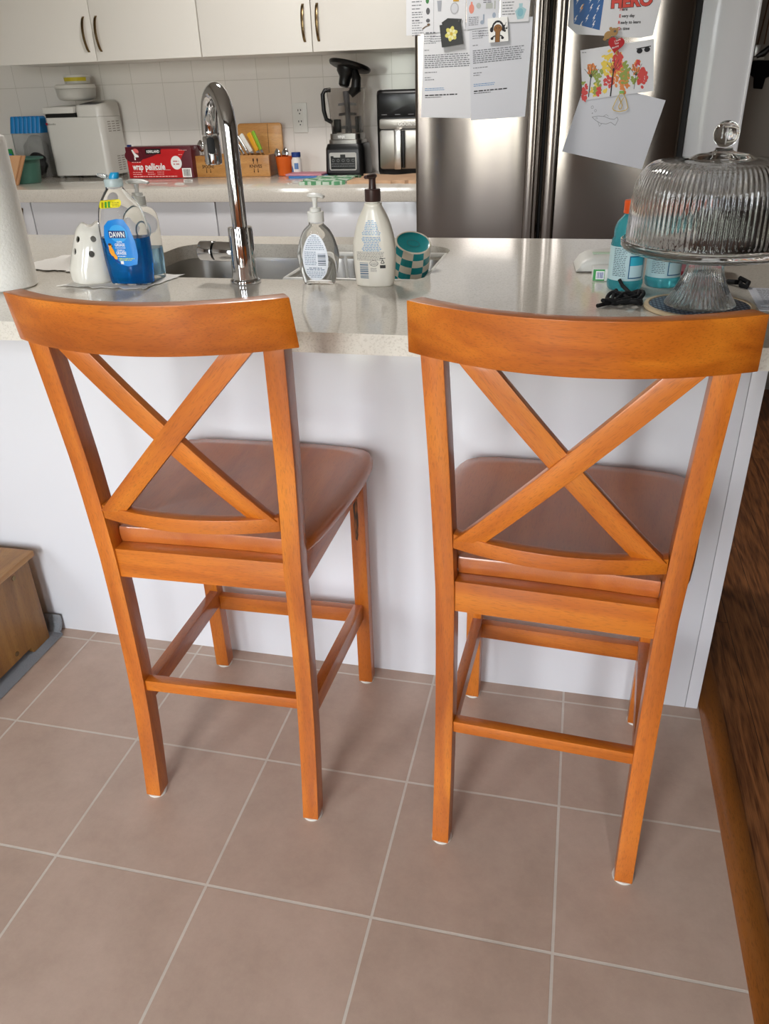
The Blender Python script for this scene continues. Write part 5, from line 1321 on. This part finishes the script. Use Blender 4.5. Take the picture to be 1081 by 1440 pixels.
sheet_on_fridge('illustrated_sheet', 'white sheet with pink bottle drawing above the right letter', 'paper', [(-.490, 1.433), (-.381, 1.441), (-.376, 1.62), (-.491, 1.62)], 3, [
    ('printed_text', GI, lines(-.483, -.448, 1.470, .0055, 5, .0024, 31, .2) + lines(-.483, -.455, 1.524, .006, 1, .003, 32, 0) + lines(-.434, -.405, 1.518, .006, 2, .003, 33, .1), None),
    ('pink_print', C('#e08a78'), [ell(-.474, 1.494, .009, .014), rect(-.477, -.471, 1.506, 1.514)], None), ('grey_print', C('#b0b4b0'), [ell(-.450, 1.502, .008, .008), rect(-.425, -.402, 1.492, 1.508), rect(-.397, -.392, 1.490, 1.514)], None), ('blue_print', C('#9aa6b8'), [ell(-.436, 1.453, .007, .006), rect(-.434, -.429, 1.455, 1.476), ell(-.396, 1.472, .006, .008)], None)], 'paper_b')
sheet_on_fridge('illustrated_sheet', 'white sheet with pale blue flask drawing at the letter top by the fridge handle', 'paper', [(-.374, 1.449), (-.278, 1.449), (-.271, 1.62), (-.375, 1.62)], 4, [
    ('printed_text', GI, lines(-.368, -.325, 1.508, .0085, 5, .0026, 41, .25) + lines(-.368, -.29, 1.524, .006, 1, .0040, 42, 0), None), ('flask_print', C('#9fc4cc'), [[(-.325, 1.480), (-.312, 1.492), (-.313, 1.502), (-.300, 1.502), (-.301, 1.492), (-.287, 1.484), (-.296, 1.458), (-.316, 1.456)]], None), ('flask_fill', C('#7fb4c2'), [ell(-.307, 1.476, .010, .012)], None)])
# square magnets
BLK = C('#191818', .4)
sheet_on_fridge('square_magnet', 'blank dark square magnet tucked behind the flower photo magnet', 'magnet', [(-.570, 1.432), (-.515, 1.436), (-.507, 1.466), (-.556, 1.470), (-.577, 1.458)], 5, [('pale_streak', C('#6a6866'), [seg2(-.519, 1.455, -.516, 1.463, .002)], None)], BLK, .002)
R = random.Random(4)
sheet_on_fridge('photo_magnet', 'dark square photo magnet with a pale yellow flower', 'magnet', [(-.575, 1.383), (-.500, 1.391), (-.511, 1.4585), (-.584, 1.450)], 9, [
    ('flower_print', C('#d8cf6a'), [ell(-.542 + .013 * math.cos(a), 1.423 + .0135 * math.sin(a), .0098, .0068, 16, a) for a in [k * 1.047 + .3 for k in range(6)]], None), ('flower_petals', C('#e6e2b0'), [ell(-.541 + .011 * math.cos(a), 1.422 + .0115 * math.sin(a), .006, .004, 14, a) for a in [k * 1.047 + .8 for k in range(6)]], None), ('flower_centre', C('#c9a83c'), [ell(-.542, 1.423, .0048)], None)], BLK, .003)
gx, gz = -.381, 1.428
sheet_on_fridge('drawing_magnet', 'white square magnet with a brown figure wearing black headphones', 'magnet', [(-.410, 1.391), (-.343, 1.394), (-.350, 1.466), (-.418, 1.4625)], 6, [
    ('headphones', INK, stroke([(gx - .019, gz + .003), (gx - .016, gz + .016), (gx - .006, gz + .025), (gx + .006, gz + .0245), (gx + .015, gz + .016), (gx + .018, gz + .005)], .006) + [ell(gx - .021, gz + .001, .006, .0075), ell(gx + .019, gz + .003, .006, .0075)], None),
    ('brown_figure', C('#8a5a22'), [ell(gx, gz + .004, .0145, .0125), rect(gx - .007, gx + .0075, gz - .036, gz)], None),
    ('arms', INK, stroke([(gx - .009, gz - .017), (gx - .020, gz - .023)], .004) + stroke([(gx + .009, gz - .016), (gx + .018, gz - .021)], .004) + [ell(gx - .019, gz - .025, .005, .004), ell(gx + .017, gz - .024, .005, .004), ell(gx - .005, gz + .006, .0016), ell(gx + .005, gz + .006, .0016)] + [rect(gx - .0085, gx - .007, gz - .036, gz - .006), rect(gx + .0070, gx + .0085, gz - .036, gz - .006)], None),
    ('music_notes', INK, [ell(gx + .024, gz - .004, .0035, .0028), ell(gx + .030, gz + .004, .003, .0025), ell(gx + .022, gz + .012, .003, .0024)] + stroke([(gx + .027, gz - .004), (gx + .0265, gz + .006)], .0012) + stroke([(gx + .0325, gz + .004), (gx + .031, gz + .011)], .0012) + stroke([(gx + .0245, gz + .012), (gx + .0275, gz + .022)], .0012), None)], M['white_ink'], .003)
# poster with lightning bolts
def bolt(cx, cz, s_): return [[(cx + s_ * x, cz + s_ * z) for x, z in ((.30, 1), (-.35, -.05), (.05, -.02), (-.42, -1), (.38, .22), (.02, .20), (.55, 1))]]
bl, bo = [], []
for r_, (zz, xs_) in enumerate(((1.500, (-.120, -.078, -.050)), (1.478, (-.107, -.074)), (1.474, (-.052,)), (1.448, (-.122, -.085, -.062)), (1.430, (-.103, -.062)))):
    for x_ in xs_: bl += bolt(x_, zz, .0115)
bo = bolt(-.104, 1.478, .0125)
RED_T = C('#d2453a')
prr = [('blue_print', C('#2a5f9e'), [[(-.127, 1.436), (-.040, 1.4135), (-.028, 1.6), (-.142, 1.6)]], None),
    ('bolts', M['white_ink'], [b for b in bl], None), ('orange_bolt', C('#e09a3a'), bo, None),
    ('hero_outline', INK, None, [text('HERO', .034, .056, 1.494, .075, width=.134, rot=.02)]), ('hero_lettering', RED_T, None, [text('HERO', .034, .056, 1.494, .045, width=.130, rot=.02)])]
wl, rl = [], []
for s_, x_, z_ in (('ere', .0285, 1.4705), ('very day', .0275, 1.4515), ('eady to learn', .0265, 1.4330), ('n time', .0260, 1.4155)):
    wl.append(text(s_, .0088, x_, z_, .02, 'LEFT', rot=-.01))
for s_, x_, z_ in (('H', .0200, 1.4705), ('E', .0195, 1.4515), ('R', .0180, 1.4330), ('O', .0170, 1.4155)): rl.append(text(s_, .0090, x_, z_, .03, 'LEFT'))
prr += [('words', INK, None, wl), ('initials', RED_T, None, rl)]
sheet_on_fridge('school_poster', 'white school poster with blue lightning panel and red HERO lettering', 'poster', [(-.146, 1.429), (-.114, 1.405), (.095, 1.386), (.134, 1.392), (.149, 1.49), (.16, 1.62), (-.143, 1.62)], 0, prr)
# drawings
fish = stroke([(-.040, 1.152), (-.026, 1.141), (-.010, 1.132), (.010, 1.129), (.026, 1.134), (.042, 1.124)], .0016) + stroke([(-.040, 1.152), (-.020, 1.155), (.002, 1.153), (.022, 1.145), (.036, 1.143), (.046, 1.150), (.050, 1.141), (.042, 1.124)], .0016) + stroke([(-.002, 1.153), (.008, 1.159), (.016, 1.153)], .0012) + stroke([(-.018, 1.136), (-.012, 1.122), (-.004, 1.131)], .0012) + ring2(-.024, 1.148, .003, .003, .001, 12) + ring2(-.042, 1.183, .0045, .0050, .0013, 14) + ring2(-.030, 1.172, .004, .0045, .0012, 14) + [ell(-.040, 1.164, .0018, .0022)]
sheet_on_fridge('fish_drawing', 'tilted white paper with a pencil fish drawing', 'drawing', [(-.135, 1.043), (.149, .981), (.201, 1.198), (.05, 1.236), (-.075, 1.250)], 1, [('pencil_fish', C('#8a8c92'), fish, None)], 'paper_b')
R = random.Random(21)
def dabs(cx, cz, rx, rz, n, s_):
    out = []
    for k in range(n):
        a = R.uniform(0, 6.28); r = math.sqrt(R.random()); out.append(ell(cx + rx * r * math.cos(a), cz + rz * r * math.sin(a), R.uniform(.7, 1.3) * s_, R.uniform(.5, 1.0) * s_, 9, R.uniform(0, 3)))
    return out
trunks = stroke([(-.058, 1.215), (-.055, 1.285)], .003) + stroke([(.016, 1.215), (.018, 1.300)], .0042) + stroke([(.092, 1.235), (.094, 1.285)], .0016)
for bx, bz in ((.018, 1.30), (-.055, 1.285), (.094, 1.285)):
    for a in (.5, 1.0, 1.57, 2.1, 2.6): trunks += stroke([(bx, bz - .01), (bx + .028 * math.cos(a), bz + .030 * math.sin(a))], .0014)
sheet_on_fridge('tree_painting', 'white paper with a child painting of three red and yellow trees', 'drawing', [(-.077, 1.205), (.157, 1.228), (.139, 1.381), (-.098, 1.357)], 3, [
    ('yellow_print', C('#e6c94a'), dabs(.010, 1.315, .036, .04, 70, .006) + dabs(-.04, 1.235, .014, .02, 16, .005) + dabs(-.003, 1.237, .006, .01, 5, .005) + dabs(-.012, 1.308, .01, .008, 6, .006), None),
    ('orange_print', C('#dd8440'), dabs(-.055, 1.300, .017, .017, 30, .005) + dabs(.030, 1.29, .024, .045, 55, .006) + dabs(.092, 1.300, .012, .022, 20, .005) + dabs(.060, 1.258, .014, .035, 36, .006), None),
    ('green_print', C('#8f9e46'), dabs(-.030, 1.25, .012, .034, 40, .005) + dabs(.058, 1.285, .014, .034, 36, .006) + dabs(-.077, 1.258, .006, .004, 6, .004) + dabs(-.048, 1.285, .014, .010, 14, .005) + dabs(-.022, 1.292, .006, .005, 6, .005) + dabs(.090, 1.270, .010, .016, 14, .005), None),
    ('red_print', C('#cf3f3a'), dabs(.028, 1.317, .015, .03, 46, .0055) + dabs(.005, 1.262, .016, .02, 24, .005) + dabs(-.072, 1.228, .008, .028, 34, .005) + dabs(.116, 1.268, .014, .028, 44, .006) + dabs(-.025, 1.232, .006, .014, 12, .005) + dabs(.094, 1.312, .007, .008, 10, .005), None),
    ('trunks', INK, trunks, None), ('sunglasses_print', INK, [ell(.097, 1.348, .0095, .0075), ell(.121, 1.3515, .0095, .0075)] + stroke([(.086, 1.354), (.132, 1.361)], .003), None), ('caption', GI, lines(-.092, -.076, 1.351, .004, 1, .002, 3, 0), None)])
# heart and bear magnet
hx, hz_ = .018, 1.372
def heart(cx, cz, s_, rot):
    out = []
    for k in range(40):
        t = 2 * PI * k / 40; x = 16 * math.sin(t) ** 3; z = 13 * math.cos(t) - 5 * math.cos(2 * t) - 2 * math.cos(3 * t) - math.cos(4 * t)
        out.append((cx + s_ * (x * math.cos(rot) - z * math.sin(rot)), cz + s_ * (x * math.sin(rot) + z * math.cos(rot))))
    return list(reversed(out))
hm = thing('heart_magnet', 'red heart magnet with a small brown bear above the tree painting', 'magnet', (hx, FY - .005, hz_))
g = G(); pl = heart(0, -.002, .00165, -.12); g.prism(list(reversed(pl)), -.004, 0).build('heart', C('#b5121c', .6), hm)
HB = C('#a98450', .6)
for nme, pp, y in (('bear_body', ell(-.029, .026, .013, .011, 24, .5), -.003), ('bear_head', ell(-.011, .034, .0135, .0120, 24), -.0045), ('bear_paw', ell(-.038, .015, .006, .005), -.002), ('bear_ear', ell(-.022, .044, .005, .005), -.004), ('bear_ear', ell(.0, .043, .004, .004), -.004)):
    G().prism(list(pp), y, y + .003).build(nme, HB, hm)
G().flat([ell(-.0075, .036, .0045, .0035)], -.0047).build('bear_muzzle', C('#5b5550'), hm, recalc=False)
g = G()
for s_, z_, sz, w in (('I love', .010, .006, .020), ('You', .001, .006, .013), ('Mommy', -.009, .0058, .022)): g.tris(text(s_, sz, .001 + z_ * .25, z_, .01, width=w, rot=.32), -.0043)
g.build('lettering', M['white_ink'], hm, recalc=False)
# outline clip magnet
pm = thing('outline_magnet', 'yellow outlined triangular magnet with green top between painting and fish drawing', 'magnet', (.0525, FY - .0045, 1.192))
pts = [(-.026, -.014), (-.020, -.021), (0, -.025), (.020, -.021), (.026, -.014), (.016, .014), (.006, .030), (-.006, .030), (-.014, .016)]
g = G()
for q_ in stroke(pts + [pts[0]], .0022): g.prism(q_, -.0015, 0)
g.build('outline', C('#d2b13c', .5), pm)
g = G()
for q_ in stroke([(-.008, .020), (.006, -.006), (.004, -.016), (-.003, -.017), (-.006, -.008), (.008, .018)], .0022): g.prism(q_, -.0012, 0)
g.build('ribbon', C('#cda93a', .5), pm)
G().box(-.008, .008, -.0015, 0, .031, .039).build('green_top', C('#7fb357', .5), pm)

# hanging lanyard on the wall past the fridge
lan = thing('hanging_lanyard', 'brown cord lanyard with black whistle hanging on the wall past the fridge', 'lanyard', (.588, 2.598, 1.308)); lan.scale = (1.138,) * 3
G().tube([(-.028, -.008, .055), (-.018, -.006, .16), (-.006, -.006, .30), (-.003, -.008, .36)], .0022, 8).tube([(-.008, -.008, .055), (-.004, -.006, .16), (.001, -.006, .30), (-.003, -.008, .36)], .0022, 8).build('cord', C('#5a3a24', .8), lan)
G().lathe([(0, 0), (.012, 0), (.012, .003), (.004, .004), (.004, .018), (.007, .020), (0, .021)], 16).map(lambda p: Vector((p.x - .003, -p.z, p.y + .362))).build('hook', M['chrome'], lan)
G().box(-.036, -.017, -.013, -.003, .022, .055).build('clip', P('clip_steel', '#b6b6b6', .3, 1), lan, bevel=.003)
G().tube([(-.026, -.008, .02), (-.005, -.009, .03), (.018, -.009, .052)], [.008, .011, .007], 10).build('toggle', M['black'], lan)
G().box(-.034, .0, -.012, -.003, .010, .018).build('pale_tab', C('#c4c2ba', .4), lan, bevel=.002)
G().prism([(-.040, -.03), (-.022, -.042), (-.018, -.075), (.010, -.078), (.014, -.045), (.04, -.035), (.04, .008), (-.035, .008)], -.018, -.002).build('whistle', P('matte_black', '#050506', .8, spec=.15), lan, bevel=.003)

# ------------------------------------------------------------------ step stool and mat at the left
bx = thing('storage_bench', 'low bamboo storage box with screwed boards, at the left photo edge', 'box', (-1.53, .10, .0085))
def bxp(g, n_, m_, **k): return place(g, bx).build(n_, m_, bx, **k)
zB = .0087
# boards of the right side, each with its foot cut-out
g = G()
g.prism([(y, z) for y, z in ((-.16, zB), (-.11, zB), (-.105, .028), (.215, .028), (.222, zB), (.287, zB), (.287, .252), (-.16, .252))], 0, .016)
g.map(lambda p: Vector((-1.339 + p.y, p.x, p.z))); bxp(g, 'side_board', BAM_Z, bevel=.0015)
g = G().prism([(y, z) for y, z in ((-.16, zB), (-.11, zB), (-.105, .028), (.215, .028), (.222, zB), (.287, zB), (.287, .252), (-.16, .252))], 0, .016)
g.map(lambda p: Vector((-1.735 + p.y, p.x, p.z))); bxp(g, 'side_board', BAM_Z, bevel=.0015)
bxp(G().box(-1.719, -1.339, .271, .287, .03, .252), 'back_board', BAM_X, bevel=.001)
bxp(G().box(-1.719, -1.339, -.16, -.144, .03, .252), 'front_board', BAM_X, bevel=.001)
lid_ = bxp(G().box(-1.75, -1.311, -.175, .300, .2525, .268), 'lid', BAM_X, bevel=.002)
bxp(G().slab(rrect(-1.45, -1.40, .10, .22, .02), .268, .2685), 'hand_slot', C('#3a2413', .8))
for y, z in ((.225, .232), (.165, .048), (.05, .048)):
    g = G().lathe([(0, 0), (.0065, 0), (.0062, .0012), (.003, .0008), (0, .0004)], 20, y, 0); g.map(lambda p: Vector((-1.3229 + p.z, p.x, z + p.y))); bxp(g, 'screw', M['brass'])
def felt():
    return P('grey_felt', '#7d7f82', .95, bump=(220, .8))
g = G(); rings = []
for k in range(15):
    y = -.55 + .86 * k / 14; e = 0
    rings.append([(-1.85, y, .0006), (-1.306, y, .0006), (-1.300, y, .003), (-1.304, y, .0075), (-1.40, y, .0082), (-1.85, y, .0082)])
for y, dz in ((.318, .004), (.3265, .012), (.331, .028), (.332, .045)):
    rings.append([(-1.85, y, .0006 + dz * .95), (-1.316, y, .0006 + dz * .95), (-1.310, y, .003 + dz), (-1.314, y - .004, .0075 + dz), (-1.40, y - .0062, .0082 + dz), (-1.85, y - .0062, .0082 + dz)])
tag(G().loft(rings).map(lambda p: p - Vector((-1.57, 0, 0))).build('floor_mat', felt(), loc=(-1.57, 0, 0), smooth=50), 'thin grey felt mat under the bamboo box, curling up against the island panel', 'mat')

# ------------------------------------------------------------------ light and camera
lamp = thing('added_fill_lamp', 'unseen ceiling lamp added to brighten the back of the kitchen', 'lamp', (-1.1, 1.45, 2.5))  # unseen fixture and its light, added to brighten the back run
G().lathe([(0, -.001), (.19, -.001), (.195, -.012), (.19, -.02), (0, -.02)], 48).build('base', M['white_plastic'], lamp)
em, nt, b = nodes('fill_lamp_diffuser'); b.inputs['Emission Color'].default_value = (1, .93, .84, 1); b.inputs['Emission Strength'].default_value = 0; b.inputs['Base Color'].default_value = (.9, .88, .85, 1)
G().lathe([(.18, -.021), (.175, -.05), (.12, -.075), (0, -.085)], 48).build('fill_lamp_shade', em, lamp)
ll = bpy.data.lights.new('added_fill_light', 'AREA'); ll.shape = 'DISK'; ll.size = .36; ll.energy = 16; ll.color = (1, .96, .92)
lo3 = bpy.data.objects.new('added_fill_light', ll); COL.objects.link(lo3); lo3.location = (-1.1, 1.45, 2.40)

w = bpy.data.worlds.new('daylight'); S.world = w; w.use_nodes = True
nt = w.node_tree; N, L = nt.nodes, nt.links; bg = N['Background']
tc = N.new('ShaderNodeTexCoord'); sp = N.new('ShaderNodeSeparateXYZ'); L.new(tc.outputs['Generated'], sp.inputs[0])
nz = N.new('ShaderNodeTexNoise'); nz.inputs['Scale'].default_value = 9; nz.inputs['Detail'].default_value = 5; L.new(tc.outputs['Generated'], nz.inputs['Vector'])
ma = N.new('ShaderNodeMath'); ma.operation = 'MULTIPLY_ADD'; ma.inputs[1].default_value = .35; L.new(nz.outputs['Fac'], ma.inputs[0]); L.new(sp.outputs['Z'], ma.inputs[2])
cr = N.new('ShaderNodeValToRGB'); e = cr.color_ramp.elements
e[0].position = 0; e[0].color = (.34, .34, .31, 1); e[1].position = 1; e[1].color = (.82, .91, 1.03, 1)
for ps, c in ((.14, (.38, .40, .34, 1)), (.22, (.58, .60, .54, 1)), (.27, (.96, 1.0, 1.03, 1)), (.6, (.90, .96, 1.04, 1))):
    x = e.new(ps); x.color = c
L.new(ma.outputs[0], cr.inputs[0]); L.new(cr.outputs[0], bg.inputs['Color']); bg.inputs['Strength'].default_value = 15.0
for k, (a, b_, z0, z1) in enumerate(WIN):
    ld = bpy.data.lights.new('window_portal', 'AREA'); ld.shape = 'RECTANGLE'; ld.size = b_ - a; ld.size_y = z1 - z0; ld.cycles.is_portal = True
    lo2 = bpy.data.objects.new('window_portal', ld); COL.objects.link(lo2); lo2.location = ((a + b_) / 2, YB - .09, (z0 + z1) / 2); lo2.rotation_euler = (PI / 2, 0, 0)
    lo2.rotation_euler = Euler((-PI / 2, 0, 0)); lo2.rotation_euler = Vector((0, 1, 0)).to_track_quat('-Z', 'Z').to_euler()

cam = bpy.data.cameras.new('camera'); co = bpy.data.objects.new('camera', cam); COL.objects.link(co)
cam.sensor_fit = 'HORIZONTAL'; cam.sensor_width = 36; cam.lens = 1097.338 * 36 / 1081; cam.clip_start = .02
Rm = Matrix(((.974024, -.211272, -.081524), (.224873, .855857, .465716), (-.028619, -.471952, .881160)))
ez, ep, er = .2420, -.4916, .0320
Mz = Matrix.Rotation(ez, 3, 'Z') @ Matrix.Rotation(ep, 3, 'X') @ Matrix.Rotation(er, 3, 'Y')
right, fwd, up = Mz.col[0], Mz.col[1], Mz.col[2]
m4 = Matrix.Identity(4)
for i in range(3): m4[i][0] = right[i]; m4[i][1] = up[i]; m4[i][2] = -fwd[i]; m4[i][3] = (-.0569, -1.1215, 1.2445)[i]
co.matrix_world = m4
S.camera = co

S.view_settings.view_transform = 'Standard'; S.view_settings.look = 'None'; S.view_settings.gamma = 1; S.view_settings.use_curve_mapping = False
S.view_settings.exposure = 0.62
c = S.cycles; c.max_bounces = 18; c.diffuse_bounces = 6; c.glossy_bounces = 8; c.transmission_bounces = 18; c.transparent_max_bounces = 8
c.sample_clamp_indirect = 6; c.use_denoising = True; c.blur_glossy = .3
